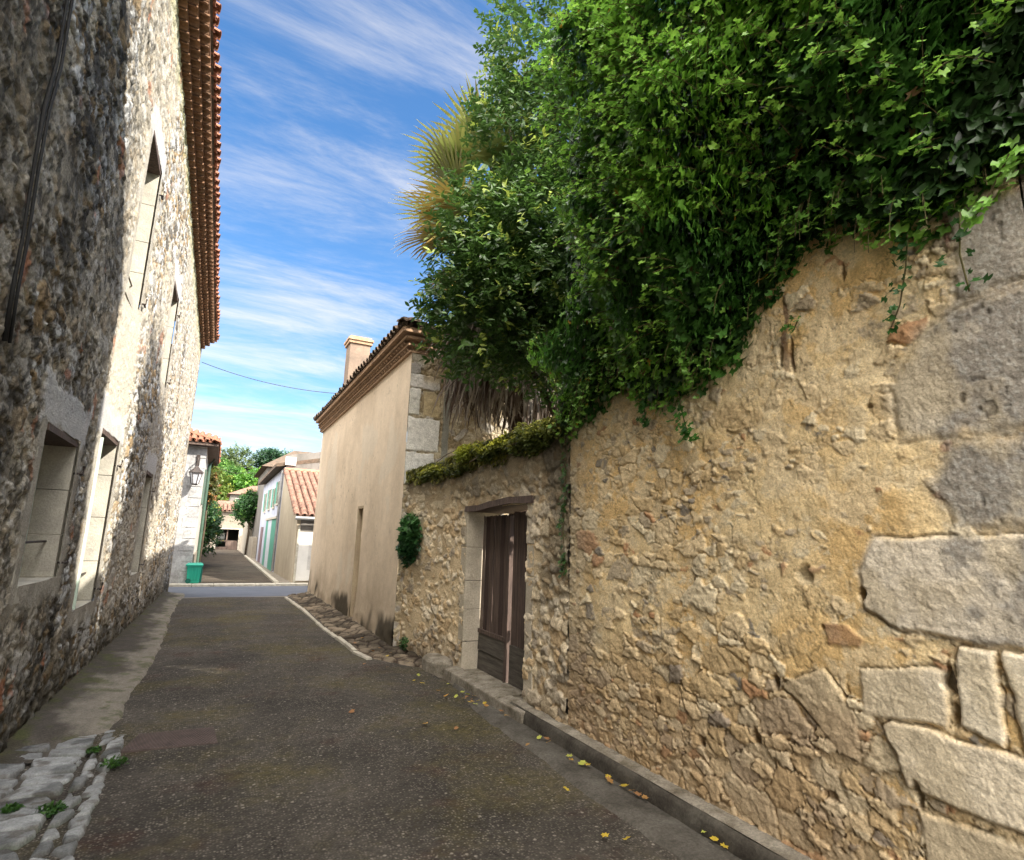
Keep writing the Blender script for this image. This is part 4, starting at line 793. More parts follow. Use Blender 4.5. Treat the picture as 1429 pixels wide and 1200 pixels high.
# --- laurel tree
def spray_tree(name, root, blobs, ntw, lf, size, cols, kind='oval', per=12, Ls=.28, seed=5, inner=.35, mtl=None, up_bias=.3):
    """twig sprays spread through lumpy crown volumes"""
    rg = np.random.default_rng(seed); P0 = []; D0 = []; w = np.array([b[3]*b[4]*b[5] for b in blobs])**.67; w /= w.sum()
    for b, k in zip(blobs, (w*ntw).astype(int)):
        v = rg.normal(size=(k, 3)); v /= np.linalg.norm(v, axis=1, keepdims=True); r = np.where(rg.random(k) < inner, rg.random(k)**.5, .82+.22*rg.random(k))
        lump = 1+.22*(np.sin(v[:, 0]*5+b[0]*3)*np.sin(v[:, 1]*6+b[1])*np.sin(v[:, 2]*5+b[2]*2))
        P0.append(np.array(b[:3])+v*np.array(b[3:6])*(r*lump)[:, None]); D0.append(v+np.array([0, 0, up_bias])+rg.normal(size=(k, 3))*.35)
    P0 = np.concatenate(P0); D0 = np.concatenate(D0); D0 /= np.linalg.norm(D0, axis=1, keepdims=True); n = len(P0)
    t = np.tile((np.arange(per)+.5)/per, n); P = np.repeat(P0, per, 0)+np.repeat(D0, per, 0)*(t*Ls)[:, None]; Dr = np.repeat(D0, per, 0)
    side = rg.normal(size=(n*per, 3)); side -= Dr*(side*Dr).sum(1, keepdims=True); side /= np.linalg.norm(side, axis=1, keepdims=True)
    P = P+side*size*.42; D = Dr*.7+side; Nv = Dr*.5-side*.3+rg.normal(size=(n*per, 3))*.3+np.array([0, 0, .6])
    tw = np.repeat(rg.random(n), per); cl = mix3(cols[0]*np.ones((n*per, 3)), cols[1]*np.ones((n*per, 3)), np.clip(tw*.7+.3*rg.random(n*per), 0, 1)); 
    yg = (tw > .86) & (t > .55); cl[yg] = cols[2]*(.7+.6*rg.random(yg.sum()))[:, None]
    return leaves(lf, P, Nv, size*(.7+.6*rg.random(n*per)), cl, mtl or m_leaf, root, kind, D), P0
def trunk(root, pts, rad, mtl=None, limbs=(), name='trunk'):
    mb = MB().tube(pts, rad, 10)
    for L_, r in limbs: mb.tube(L_, r, 7)
    return mb.build(name, mtl or m_bark, root, smooth=True)
lt = empty('laurel_tree', (4.0, 5.9, 0), 'tall dark glossy laurel tree leaning over the gate wall in front of the palm', 'tree')
trunk(lt, [(4.05, 5.7, 0), (3.95, 5.7, 1.6), (3.75, 5.75, 3.0), (3.6, 5.8, 4.6), (3.5, 5.8, 6.5)], [.13, .11, .09, .07, .03],
      limbs=[([(3.9, 5.7, 2.4), (3.3, 5.9, 3.6), (2.7, 6.1, 4.6)], [.05, .035, .015]), ([(3.75, 5.75, 3.0), (3.9, 5.1, 4.0), (3.8, 4.7, 5.2)], [.05, .035, .015]), ([(3.6, 5.8, 4.4), (3.0, 5.9, 5.6), (2.8, 5.9, 7.0)], [.04, .03, .012])])
LB = [(2.6, 6.0, 4.2, .62, .6, .55), (3.3, 5.6, 3.85, .55, .5, .4), (3.75, 4.7, 3.25, .35, .45, .5), (2.55, 5.9, 4.5, .62, .6, .62), (2.45, 5.9, 5.4, .42, .5, .5), (3.0, 5.4, 4.9, .7, .6, .8), (2.95, 6.0, 4.35, .78, .7, .62), (3.65, 5.6, 4.3, .7, .75, .72), (2.85, 5.9, 5.3, .62, .7, .7), (3.5, 5.5, 5.6, .85, .85, .9), (3.0, 5.9, 6.7, .62, .7, .9), (3.9, 5.3, 6.9, .9, .9, 1.0), (3.4, 5.6, 8.2, .85, .9, 1.1), (4.2, 5.0, 8.4, .9, .9, 1.0), (3.75, 5.0, 3.7, .5, .55, .55), (3.3, 5.2, 5.0, .5, .5, .9)]
LC = (C3(.040, .090, .020), C3(.095, .185, .038), C3(.30, .38, .07))
spray_tree('laurel', lt, LB, 5200, 'crown', .085, LC, per=12, Ls=.30, seed=21)

# --- fan palm
pt = empty('palm_tree', (4.05, 7.5, 0), 'fan palm with yellowing fronds and a grey skirt of dead leaves behind the gate wall', 'palm')
PC = Vector((3.62, 7.45, 6.35))
trunk(pt, [(3.98, 7.5, 0), (3.96, 7.5, 2), (3.92, 7.48, 4), (3.85, 7.46, 5.6), (3.75, 7.45, 6.2)], [.17, .16, .17, .16, .10], mat('palm_fibre', (.075, .045, .03), (.03, .02, .015), scale=14, rough=1, bump=1, bscale=30, bdist=.03))
def fan(root, base, d, R_, nseg, col, droop, spread=2.5, name='frond'):
    d = Vector(d).normalized(); s = d.cross(Vector((0, 0, 1))).normalized(); nrm = s.cross(d).normalized(); V = []; F = []; Cc = []
    st = Vector(base); hub = st+d*R_*.62+Vector((0, 0, -droop*.1))
    for k in range(nseg):
        a = (k/(nseg-1)-.5)*spread; dr = (d*math.cos(a)+s*math.sin(a)).normalized(); L_ = R_*(.46+.14*math.cos(a))*random.uniform(.85, 1.05); w = (s*math.cos(a)-d*math.sin(a))*.032
        o = len(V); p = hub.copy(); q = dr.copy(); pts = []
        for m_ in range(5):
            pts.append(p.copy()); p = p+q*(L_/4); q = (q+Vector((0, 0, -droop*(.16+.12*m_)))+nrm*random.uniform(-.01, .02)).normalized()
        for m_, wd in enumerate((.25, 1, 1, .75, .05)): V += [pts[m_]-w*wd, pts[m_]+w*wd+nrm*.006]
        F += [(o+2*m_, o+2*m_+1, o+2*m_+3, o+2*m_+2) for m_ in range(4)]
        c = np.array(col)*random.uniform(.55, 1.2); Cc += [tuple(c*(1-.12*m_)+np.array((.30, .18, .05))*.12*m_) for m_ in range(5) for _ in (0, 1)]
    npmesh(name, [tuple(v) for v in V], F, m_dry if sum(col) > .9 else m_leaf, root, np.array(Cc))
    return st, hub
pet = MB()
GR = (.12, .23, .07); YG = (.22, .30, .08); YE = (.46, .36, .10); BRN = (.30, .19, .10)
for az, el, R_, c, dr in [(200, 10, 1.5, YE, .5), (185, -8, 1.35, YE, .9), (215, 30, 1.5, YG, .4), (170, 28, 1.45, YG, .4), (195, 48, 1.5, GR, .25), (232, 55, 1.4, GR, .25), (150, 10, 1.3, YG, .6), (180, -30, 1.2, BRN, 1.2),
                          (205, -22, 1.25, YE, 1.1), (230, 5, 1.4, YG, .6), (255, 25, 1.4, GR, .5), (270, -5, 1.3, YG, .8), (300, 30, 1.4, GR, .5), (0, 25, 1.3, GR, .5), (60, 30, 1.3, GR, .5), (110, 35, 1.3, GR, .5), (220, -35, 1.2, BRN, 1.4), (165, -15, 1.3, YE, 1.0), (190, 68, 1.9, GR, .2), (205, 60, 1.8, GR, .2), (185, 55, 1.7, YG, .3), (198, 20, 1.5, YG, .5), (188, -2, 1.4, YE, .8), (245, -20, 1.2, YE, 1.0), (330, -5, 1.3, YG, .8), (212, 15, 1.3, YG, .6), (176, 45, 1.5, GR, .3), (240, 72, 1.3, GR, .2)]:
    d = Vector((math.cos(R(az))*math.cos(R(el)), math.sin(R(az))*math.cos(R(el)), math.sin(R(el)))); d = (d+Vector((random.gauss(0,.12), random.gauss(0,.2), random.gauss(0,.12)))).normalized()
    a, b = fan(pt, PC+d*.1+Vector((0, 0, random.uniform(-.75, .45))), d, R_*1.05, 19, c, dr*.9); pet.tube([a, b], [.018, .010], 5)
pet.build('petiole', m_stem, pt)
# dead skirt: hanging dry segments around the trunk
n = 4200; th = rnd(n)*2*math.pi; zt_ = 3.85+rnd(n)*1.9; rr_ = .18+.75*rnd(n)**.8
P = np.stack([3.86+np.cos(th)*rr_*1.15, 7.4+np.sin(th)*rr_*.8, zt_], -1); D = np.stack([np.cos(th)*.18, np.sin(th)*.18, -np.ones(n)], -1)+RNG.normal(size=(n, 3))*.13
gc = mix3(C3(.46, .41, .35)*np.ones((n, 3)), C3(.07, .043, .03)*np.ones((n, 3)), rnd(n)**.6)
leaves('dead_fronds', P, np.stack([np.cos(th), np.sin(th), .1+0*th], -1)+RNG.normal(size=(n, 3))*.5, .45+.45*rnd(n), gc, m_dry, pt, 'blade', D)

# --- plants on the gate wall
def tuft(name, label, cat, cx, cy, cz, rx, ry, rz, n, size, cols, kind='quad', dirx=-.6, hang=-.3, group=None):
    v = RNG.normal(size=(n, 3)); v /= np.linalg.norm(v, axis=1, keepdims=True); r = rnd(n)**.45
    P = np.array([cx, cy, cz])+v*np.array([rx, ry, rz])*r[:, None]; P[:, 2] += (rz*.9 if ry > .4 else 0)*(fbm(P[:, 1]*5, P[:, 0]*5, 3, 210)-.5)*2; D = v+np.array([dirx, 0, hang])+RNG.normal(size=(n, 3))*.4
    cl = mix3(cols[0]*np.ones((n, 3)), cols[1]*np.ones((n, 3)), rnd(n)*sst(-.6, .7, v[:, 2]))
    o = leaves(name, P, np.array([-.4, 0, .8])+RNG.normal(size=(n, 3))*.5, size*(.6+.8*rnd(n)), cl, m_leaf, None, kind, D); return tag(o, label, cat, group)
DG = C3(.09, .12, .025); SUN_YG = C3(.75, .74, .09); OL = C3(.34, .33, .06)  # sunlit brightness is put into the yellow green leaf colour
tuft('fern_patch', 'vivid yellow green leaf patch with painted sunlit tone above the left half of the gate', 'plant', 2.76, 6.75, 2.72, .13, .26, .12, 900, .06, (C3(.3, .36, .05), SUN_YG))
tuft('creeper', 'bright yellow green creeper on the wall top directly above the gate', 'plant', 2.80, 6.0, 2.70, .17, .60, .11, 2200, .055, (DG, SUN_YG))
tuft('creeper', 'olive mossy creeper on the wall top between the gate and the laurel', 'plant', 2.80, 5.0, 2.70, .16, .66, .15, 2600, .05, (DG, OL*1.4))
tuft('creeper', 'small yellow green creeper on the wall top next to the beige house', 'plant', 2.74, 8.0, 2.54, .14, .60, .11, 1500, .05, (DG, SUN_YG*.85))
tuft('creeper', 'dark brownish moss and creeper on the wall top left of the gate', 'plant', 2.79, 7.05, 2.56, .12, .55, .09, 1300, .045, (DG*.8, OL))
n = 5200; Y = 4.5+rnd(n)*4.2; P = np.stack([xw(Y)-.03-.07*rnd(n), Y, gtop(Y)+.06-.36*rnd(n)**1.4*fbm(Y*4, Y*0, 4, 211)*1.6], -1)
tag(leaves('moss', P, np.array([-1, 0, .6])+RNG.normal(size=(n, 3))*.4, .03+.05*rnd(n), mix3(C3(.04, .055, .015)*np.ones((n, 3)), OL*np.ones((n, 3)), rnd(n)), m_leaf, None, 'quad', np.array([-.3, 0, -1])+RNG.normal(size=(n, 3))*.5), 'olive moss and dead stalks hanging along the top of the gate wall', 'moss', kind='stuff')
for k, (a, b) in enumerate([((2.80, 8.55, 2.60), (2.78, 7.2, 2.72)), ((2.79, 8.3, 2.68), (2.77, 6.6, 2.83)), ((2.76, 6.6, 2.60), (2.74, 5.3, 2.66))]):
    A_ = Vector(a); B_ = Vector(b); tag(MB().tube([A_, A_.lerp(B_, .5)+Vector((-.02, 0, .04)), B_], .008, 5).build('dry_branch', mat('dry_twig', (.30, .25, .19), (.2, .16, .12), rough=.9)), ['dead bare branch lying on the wall top near the beige house', 'long dead branch arching over the wall top left of the gate', 'dead stalk lying across the masonry just above the gate'][k], 'branch')
tuft('fern', 'dark green fern clump growing from the wall beside the beige house', 'fern', 2.59, 8.38, 1.62, .15, .27, .40, 900, .075, (C3(.025, .08, .025), C3(.08, .21, .05)), 'ivy', -.3, -.6)
tuft('weed', 'small weed at the foot of the wall by the beige house corner', 'weed', 2.60, 8.35, .16, .06, .12, .10, 160, .05, (C3(.03, .08, .02), C3(.08, .17, .04)), 'oval', 0, .5)
for lab, x, y, s_ in (('low weed tuft in the cobbles beside the metal plate', -.43, 5.12, .09), ('small weed between two cobbles near the concrete edge', -.60, 5.45, .05), ('weed filling the joint between the near cobbles', -.66, 4.45, .08), ('thin weed on the far left cobbles', -.86, 4.55, .05), ('weed tuft below the tall stone wall beside the concrete', -1.12, 6.2, .05)):
    tuft('weed', lab, 'weed', x, y, .045, s_, s_, s_*.35, 150, .032, (C3(.03, .08, .015), C3(.09, .20, .04)), 'oval', 0, .6)

# ================================================================== SMALL STREET THINGS
# ribbed iron plate
c0 = np.array([(-.44, 5.42), (.22, 5.37), (.19, 5.80), (-.35, 5.82)])
u, v = np.meshgrid(np.linspace(0, 1, 300), np.linspace(0, 1, 120), indexing='ij'); uu = u[..., None]; vv = v[..., None]
Pp = (c0[0]*(1-uu)+c0[1]*uu)*(1-vv)+(c0[3]*(1-uu)+c0[2]*uu)*vv
ed_ = np.minimum(np.minimum(u, 1-u)*1.6, np.minimum(v, 1-v)); rib = sst(.25, .45, abs(((u*26+.5*(np.floor(v*15) % 2)) % 1)-.5))*sst(.18, .30, .5-abs((v*15 % 1)-.5))
zp_ = .022+.0045*rib*sst(.01, .03, ed_)-.05*(ed_ < .004)
cpl = mix3(C3(.060, .042, .036)*np.ones(u.shape+(1,)), C3(.115, .085, .075)*np.ones(u.shape+(1,)), rib)*(.6+.8*fbm(u*9, v*5, 4, 160))[..., None]
pl_ = npmesh('access_plate', np.concatenate([Pp, zp_[..., None]], -1).reshape(-1, 3), grid_faces(300, 120), mat('rusty_plate', attr=True, rough=.75, bump=.3, fa=.2), None, cpl.reshape(-1, 3)); tag(pl_, 'rusty ribbed iron plate set in the asphalt beside the cobbles', 'metal plate')
# fallen leaves
FL = [(2.29, 3.56), (2.16, 2.95), (2.25, 2.87), (2.72, 2.75), (2.70, 2.66), (2.69, 2.58), (2.67, 4.46), (2.64, 4.38), (2.62, 4.5), (2.60, 3.98), (2.64, 3.89), (2.66, 3.85), (2.63, 4.05), (2.67, 3.61), (2.64, 3.55), (2.68, 3.44), (2.68, 3.36), (2.68, 3.30), (2.69, 3.24), (1.34, 5.79), (1.86, 5.21), (2.07, 4.99), (2.37, 6.02), (2.56, 6.47), (2.36, 6.23), (2.58, 6.09), (2.49, 5.69), (2.52, 5.6), (2.6, 5.72), (2.6, 5.52), (2.62, 5.6), (2.12, 7.43), (1.92, 7.8), (2.45, 4.39),
      (2.55, 5.9), (2.5, 5.85), (2.57, 5.8), (2.63, 5.9), (2.45, 5.95), (2.54, 5.72), (2.6, 5.98), (2.3, 6.6), (2.35, 6.9), (2.25, 6.75), (2.45, 7.6), (2.3, 8.1), (2.4, 8.3), (2.2, 8.5), (2.35, 8.7), (2.1, 9.2), (2.3, 9.6), (2.66, 5.3), (2.64, 5.15)]
protos = []
YEL = [C3(.62, .45, .05), C3(.58, .33, .06), C3(.40, .22, .07), C3(.50, .52, .10), C3(.34, .17, .07)]
lm = None
for k, c_ in enumerate(YEL):
    a = [(0, -.5), (.16, -.30), (.40, -.28), (.34, -.02), (.52, .18), (.22, .24), (0, .56), (-.22, .24), (-.52, .18), (-.34, -.02), (-.40, -.28), (-.16, -.30)]
    V = [(x, y, .18*(x*x)+.22*max(0, y)**2+.05*math.sin(7*x+k)) for x, y in a]+[(0, 0, -.0)]; F = [(12, i, (i+1) % 12) for i in range(12)]
    me = bpy.data.meshes.new('fallen_leaf'); me.from_pydata(V, [], F); me.update(); me.materials.append(mat('fallen_%d' % k, tuple(c_), tuple(c_*.6), scale=6, rough=.7, fa=.1, trans=.2)); protos.append(me)
SPECIAL = {0: 'orange yellow leaf lying farthest from the kerb on the dark asphalt near the camera', 1: 'left of the two small yellow leaves on the asphalt at the bottom edge', 2: 'right of the two small yellow leaves on the asphalt at the bottom edge', 19: 'single pale leaf out in the middle of the street level with the gate'}
for k, (x, y) in enumerate(FL):
    o = bpy.data.objects.new('fallen_leaf', protos[(k*7+k//3) % 5 if k > 5 else (0, 0, 0, 3, 0, 0)[k]]); COL.objects.link(o)
    s_ = random.uniform(.045, .075) if k < 20 else random.uniform(.04, .07)
    if k in (1, 2, 3, 4, 5): s_ = .05
    zg_ = .035 if x > 2.4 and y < 5.7 else .03
    if y > 6.8 and x > 2.0: zg_ = .05
    o.location = (x, y, zg_+.004); o.scale = (s_, s_, s_); o.rotation_euler = (random.gauss(0, .25), random.gauss(0, .25), random.uniform(0, 6.28))
    if k in SPECIAL: tag(o, SPECIAL[k], 'fallen leaf', 'fallen leaves on the street')
    elif y < 5: tag(o, 'fallen yellow or brown leaf lying in the gutter against the near kerb', 'fallen leaf', 'fallen leaves on the street')
    elif y < 7.2: tag(o, 'fallen yellow or brown leaf scattered below the doorstep of the gate', 'fallen leaf', 'fallen leaves on the street')
    else: tag(o, 'fallen leaf lying on the stony verge beside the beige house', 'fallen leaf', 'fallen leaves on the street')

# green bin
bn = empty('green_bin', (-.40, 20.98, .03), 'green plastic bin standing at the corner of the far white house', 'bin')
m_bin = mat('green_plastic', (.014, .36, .25), (.012, .30, .21), rough=.45, fa=.05, spec=.5)
m_bind = mat('dark_green_plastic', (.008, .12, .09), (.006, .09, .07), rough=.5, fa=.05)
bx, by, bz = -.40, 20.98, .035
mb = MB(); prof = [(-.17, 0), (-.19, .30), (-.215, .50)]
def ring(h, wx, wy): return [(bx-wx, by-wy, bz+h), (bx+wx, by-wy, bz+h), (bx+wx, by+wy, bz+h), (bx-wx, by+wy, bz+h)]
vs = ring(0, .165, .15)+ring(.52, .20, .20); mb.add(vs, [(0, 1, 5, 4), (1, 2, 6, 5), (2, 3, 7, 6), (3, 0, 4, 7), (3, 2, 1, 0)])
for q in (-.05, .05, .12): mb.box(bx+q-.012, bx+q+.012, by-.205, by-.165, bz+.10, bz+.46)
mb.build('body', m_bin, bn, bevel=.012)
mb = MB(); vs = ring(.52, .235, .235)+ring(.57, .24, .24)+ring(.615, .19, .19); mb.add(vs, [(3, 2, 1, 0), (0, 1, 5, 4), (1, 2, 6, 5), (2, 3, 7, 6), (3, 0, 4, 7), (4, 5, 9, 8), (5, 6, 10, 9), (6, 7, 11, 10), (7, 4, 8, 11), (8, 9, 10, 11)]); mb.build('lid', m_bin, bn, bevel=.01)
MB().tube([(bx-.13, by-.19, bz+.075), (bx-.13, by-.15, bz+.075)], .075, 14).build('wheel', m_bind, bn)
MB().box(bx+.165, bx+.235, by-.14, by+.14, bz+.02, bz+.50).build('side_panel', m_bind, bn, bevel=.02)
MB().tube([(bx-.13, by+.25, bz+.55), (bx+.13, by+.25, bz+.55)], .015, 8).build('handle', m_bind, bn)

# ================================================================== FAR BUILDINGS
# far left white house
fl = empty('white_house', (-2, 24, 0), 'white plastered house with stone corner blocks on the far side of the crossing', 'house')
m_wpl = mat('white_plaster', (.50, .47, .42), (.36, .33, .29), scale=1.6, rough=.95, bump=.4, fs=12, fa=.12)
m_gstone = mat('grey_quoin', (.42, .42, .42), (.27, .265, .26), scale=3, rough=.9, bump=.7, bscale=16, fs=18, fa=.25)
FX, FY0, FY1, FZ = -.50, 21.05, 27.2, 4.35
MB().box(-7, FX, FY0+.01, FY1, -.05, FZ).build('wall', m_wpl, fl)
qn = MB(); z = 0; k = 0
while z < FZ-.05:
    h_ = random.uniform(.26, .38); w_ = .42 if k % 2 else .34; h_ = min(h_, FZ-z); qn.box(FX-w_, FX+.012, FY0-.03, FY0+(.12 if k % 2 else .2), z+.006, z+h_-.006, j=.006); z += h_; k += 1
qn.build('quoin', m_gstone, fl, bevel=.01)
MB().add([(-7, FY0-.025, 0), (FX-.30, FY0-.025, 0), (FX-.30, FY0-.025, FZ), (-7, FY0-.025, FZ)], [(0, 1, 2, 3)]).build('front_render', m_gstone, fl)
MB().box(FX-.01, FX+.05, FY0+.03, FY1, .0, .9).build('plinth', m_conc, fl)
MB().tube([(FX+.09, 24.6, .1), (FX+.09, 24.6, 4.1), (FX+.28, 24.6, 4.45)], .055, 8).build('downpipe', mat('green_pipe', (.06, .11, .08), rough=.5), fl)
for y_ in (22.9, 25.6):
    sh = MB().box(FX+.004, FX+.05, y_-.35, y_+.35, 2.55, 3.75).build('shutter', mat('sage_shutter', (.10, .15, .12), rough=.7), fl)
tiled_slope(fl, (FX+.38, FY0-.35, FZ+.10), (FX+.38, FY1, FZ+.10), (-1, 0, .36), 2.6, m_tile, clip=lambda s: min(2.6, s*1.05+.15))
tiled_slope(fl, (-4.5, FY0-.35, FZ+.10), (FX+.38, FY0-.35, FZ+.10), (0, 1, .36), 2.6, m_tile, clip=lambda s: min(2.6, (4.9-s)*1.05+.1))
MB().add([(FX+.36, FY0-.33, FZ+.085), (FX+.36, FY1, FZ+.085), (-3, FY1, FZ+1.3), (-3, FY0+3, FZ+1.3), (-6, FY0-.33, FZ+.085), (-6, FY0+3, FZ+1.3)], [(0, 1, 2, 3), (0, 3, 5, 4)]).build('roof_deck', m_tile_mossy, fl)
MB().box(-6, FX+.34, FY0-.31, FY1, FZ+.002, FZ+.082).build('eave_board', m_wood, fl)
# wall lantern on its corner
wl = empty('wall_lantern', (-.74, 20.9, 3.6), 'black iron wall lantern on the corner of the far white house', 'lamp')
lx, ly = -.70, 20.72
MB().tube([(lx, 21.0, 3.95), (lx, 20.95, 3.86), (lx, 20.80, 3.86), (lx, ly, 3.80), (lx, ly, 3.66)], .022, 8).box(lx-.05, lx+.05, 20.99, 21.015, 3.70, 4.05).tube([(lx, 20.98, 3.70), (lx, 20.86, 3.72), (lx, 20.80, 3.83)], .012, 6).build('bracket', m_iron, wl)
def pyr(mb, cx, cy, z0, r0, z1, r1, n=6):
    vs = [(cx+r*math.cos(2*math.pi*k/n), cy+r*math.sin(2*math.pi*k/n), z) for z, r in ((z0, r0), (z1, r1)) for k in range(n)]
    mb.add(vs, [(k, (k+1) % n, n+(k+1) % n, n+k) for k in range(n)]+[tuple(range(n))[::-1], tuple(range(n, 2*n))]); return mb
mb = MB(); pyr(mb, lx, ly, 3.47, .215, 3.60, .07); pyr(mb, lx, ly, 3.60, .07, 3.67, .03); pyr(mb, lx, ly, 3.445, .225, 3.47, .215); pyr(mb, lx, ly, 3.06, .07, 3.10, .10); mb.build('cap', m_iron, wl)
mb = MB()
for k in range(6):
    t = 2*math.pi*k/6; mb.tube([(lx+.10*math.cos(t), ly+.10*math.sin(t), 3.10), (lx+.185*math.cos(t), ly+.185*math.sin(t), 3.445)], .011, 5)
mb.build('frame', m_iron, wl)
pyr(MB(), lx, ly, 3.102, .088, 3.443, .172).build('glass', mat('lantern_glass', (.55, .56, .60), (.45, .46, .5), rough=.15, fa=0, spec=.6), wl)

# annex and blue house on the right
ax = empty('lean_to_house', (3.2, 23, 0), 'low lean-to with a pink barrel tile roof and white panelled gate beyond the crossing', 'house')
m_tan = mat('tan_render', (.40, .345, .26), (.31, .265, .20), scale=1.4, stretch=(1, 1, .4), rough=.95, bump=.3, fs=10, fa=.12)
m_greyw = mat('grey_rough_wall', (.17, .155, .14), (.10, .095, .085), scale=2, stretch=(1, 1, .5), rough=1, bump=.8, bscale=12, fs=8, fa=.25)
AX0, AY0, AY1 = 2.50, 20.95, 26.1
MB().hexa([(AX0, AY0, -.05), (8, AY0, -.05), (AX0-.10, AY1, -.05), (8, AY1, -.05), (AX0, AY0, 2.18), (8, AY0, 2.18), (AX0-.10, AY1, 4.10), (8, AY1, 4.10)]).build('wall', m_tan, ax)
gp = MB(); gp.box(AX0+.12, AX0+2.3, AY0-.03, AY0-.004, .10, 1.72)
gt = gp.build('garage_door', mat('white_door', (.72, .70, .66), (.62, .60, .56), rough=.8, fa=.08), ax)
MB().box(AX0+.45, AX0+.62, AY0-.036, AY0-.0305, .45, 1.35).box(AX0+.72, AX0+.95, AY0-.036, AY0-.0305, .45, 1.35).build('panel', mat('white_panel', (.60, .58, .54), rough=.8), gt)
MB().box(AX0+.05, AX0+.118, AY0-.05, AY0-.003, .0, 1.95).build('door_post', m_white, ax)
MB().box(AX0+.119, AX0+2.4, AY0-.02, AY0-.002, 1.73, 2.17).build('lintel', m_greyw, ax)
dva = Vector((0, AY1-AY0, 1.98)).normalized()
tiled_slope(ax, (AX0-.04, AY0-.22, 2.22), (8, AY0-.22, 2.22), dva, 5.75, m_tile_pale, step=.24, rr=.11)
MB().add([(AX0-.05, AY0-.2, 2.2), (8, AY0-.2, 2.2), (8, AY1, 4.22), (AX0-.15, AY1, 4.22)], [(0, 1, 2, 3)]).build('roof_deck', m_tile_pale, ax)
MB().tube([(AX0-.1, AY0-.30, 2.17), (8, AY0-.30, 2.17)], .06, 8).build('gutter', mat('zinc', (.30, .30, .30), (.2, .2, .2), rough=.5, metal=.6), ax)
MB().tube([(AX0-.09, AY1-.06, 4.30), (8, AY1-.06, 4.30)], .10, 8).build('ridge_tile', mat('orange_tile', (.45, .20, .12), (.35, .15, .09), rough=.9), ax)
bl = empty('blue_house', (3, 31, 0), 'pale blue two storey house with green doors and shutters on the right beyond the lean-to', 'house')
m_blue_w = mat('blue_render', (.46, .48, .56), (.36, .38, .46), scale=1.2, rough=.95, bump=.3, fs=8, fa=.1)
HX0, HX1, HY0, HY1 = 2.40, 2.40, 26.12, 37.5
MB().box(HX0, 8.5, HY0, HY1, -.05, 4.42).build('wall', m_blue_w, bl)
MB().add([(HX0+.06, HY0-.012, 3.9), (8.5, HY0-.012, 3.9), (8.5, HY0-.012, 5.5), (4.3, HY0-.012, 5.32), (HX0+.06, HY0-.012, 4.95)], [(0, 1, 2, 3, 4)]).build('gable_wall', m_greyw, bl)
MB().hexa([(HX0-.36, HY0-.02, 4.42), (5.5, HY0-.02, 5.05), (HX0-.36, HY1, 4.42), (5.5, HY1, 5.05), (HX0-.36, HY0-.02, 4.55), (5.5, HY0-.02, 5.3), (HX0-.36, HY1, 4.55), (5.5, HY1, 5.3)]).build('roof', m_tile_mossy, bl)
MB().box(HX0+.0, HX0+.42, HY0-.10, HY0-.015, 4.52, 4.86).build('white_box', mat('white_paint', (.72, .72, .70), rough=.7), bl)
m_grn = mat('green_paint', (.11, .33, .25), (.085, .26, .20), rough=.7, fa=.1); m_pw = mat('pale_door', (.52, .55, .60), (.44, .47, .52), rough=.8)
for (a, b, z1, mm) in ((26.9, 29.0, 2.25, m_grn), (29.05, 30.9, 2.25, m_pw), (30.95, 32.2, 2.25, m_grn), (34.3, 35.6, 1.95, mat('mauve_door', (.22, .16, .17), rough=.8))):
    d_ = MB().box(HX0-.05, HX0-.004, a, b, .06, z1).build('door', mm, bl)
MB().box(HX0-.09, HX0-.003, 26.75, 32.4, 2.26, 2.36).build('lintel', m_white, bl)
for (a, b, z0, z1) in ((27.4, 28.1, 2.95, 3.95), (29.0, 29.9, 2.85, 3.75), (31.6, 32.5, 2.85, 3.85), (34.2, 35.1, 2.8, 3.8)):
    w_ = MB().box(HX0-.05, HX0-.003, a-.04, b+.04, z0-.09, z0-.002).box(HX0-.035, HX0-.003, a-.06, a-.001, z0, z1).box(HX0-.035, HX0-.003, b+.001, b+.06, z0, z1).build('window', m_white, bl); MB().box(HX0-.012, HX0-.004, a, b, z0, z1).build('pane', m_glass, w_)
    MB().box(HX0-.06, HX0-.036, b+.065, b+.55, z0, z1).build('shutter', m_grn, bl)
MB().tube([(HX0-.06, HY0+.10, .1), (HX0-.06, HY0+.10, 4.3)], .05, 8).build('downpipe', MATS['zinc'], bl)
# tiled houses behind
def back_house(label, x0, x1, y0, y1, z1, zr, m, rm, wins=()):
    r = empty('village_house', ((x0+x1)/2, (y0+y1)/2, 0), label, 'house')
    MB().box(x0, x1, y0, y1, -.05, z1).build('wall', m, r)
    o = .35; cx = (x0+x1)/2; cy = (y0+y1)/2; hx = (x1-x0)/2*.3
    MB().add([(x0-o, y0-o, z1+.02), (x1+o, y0-o, z1+.02), (x1+o, y1+o, z1+.02), (x0-o, y1+o, z1+.02), (cx-hx, cy, zr), (cx+hx, cy, zr)], [(0, 1, 5, 4), (1, 2, 5), (2, 3, 4, 5), (3, 0, 4), (3, 2, 1, 0)]).build('roof', rm, r)
    for (a, b, za, zb) in wins:
        w_ = MB().box(a-.06, b+.06, y0-.05, y0-.003, za-.06, zb+.06).build('window', m_white, r); MB().box(a, b, y0-.06, y0-.051, za, zb).build('pane', m_glass, w_)
    return r
m_beige2 = mat('pale_render', (.34, .30, .24), (.24, .21, .17), scale=.8, rough=.95, fs=6, fa=.15)
back_house('grey house with a pointed tiled roof rising behind the pale blue house', 2.5, 7.8, 38, 46, 5.6, 7.3, m_greyw, m_tile_mossy)
back_house('cream house with a tiled roof at the right end of the far street', 2.25, 8, 47, 56, 4.6, 6.0, m_beige2, m_tile_pale, [(3, 3.8, 2.6, 3.8)])
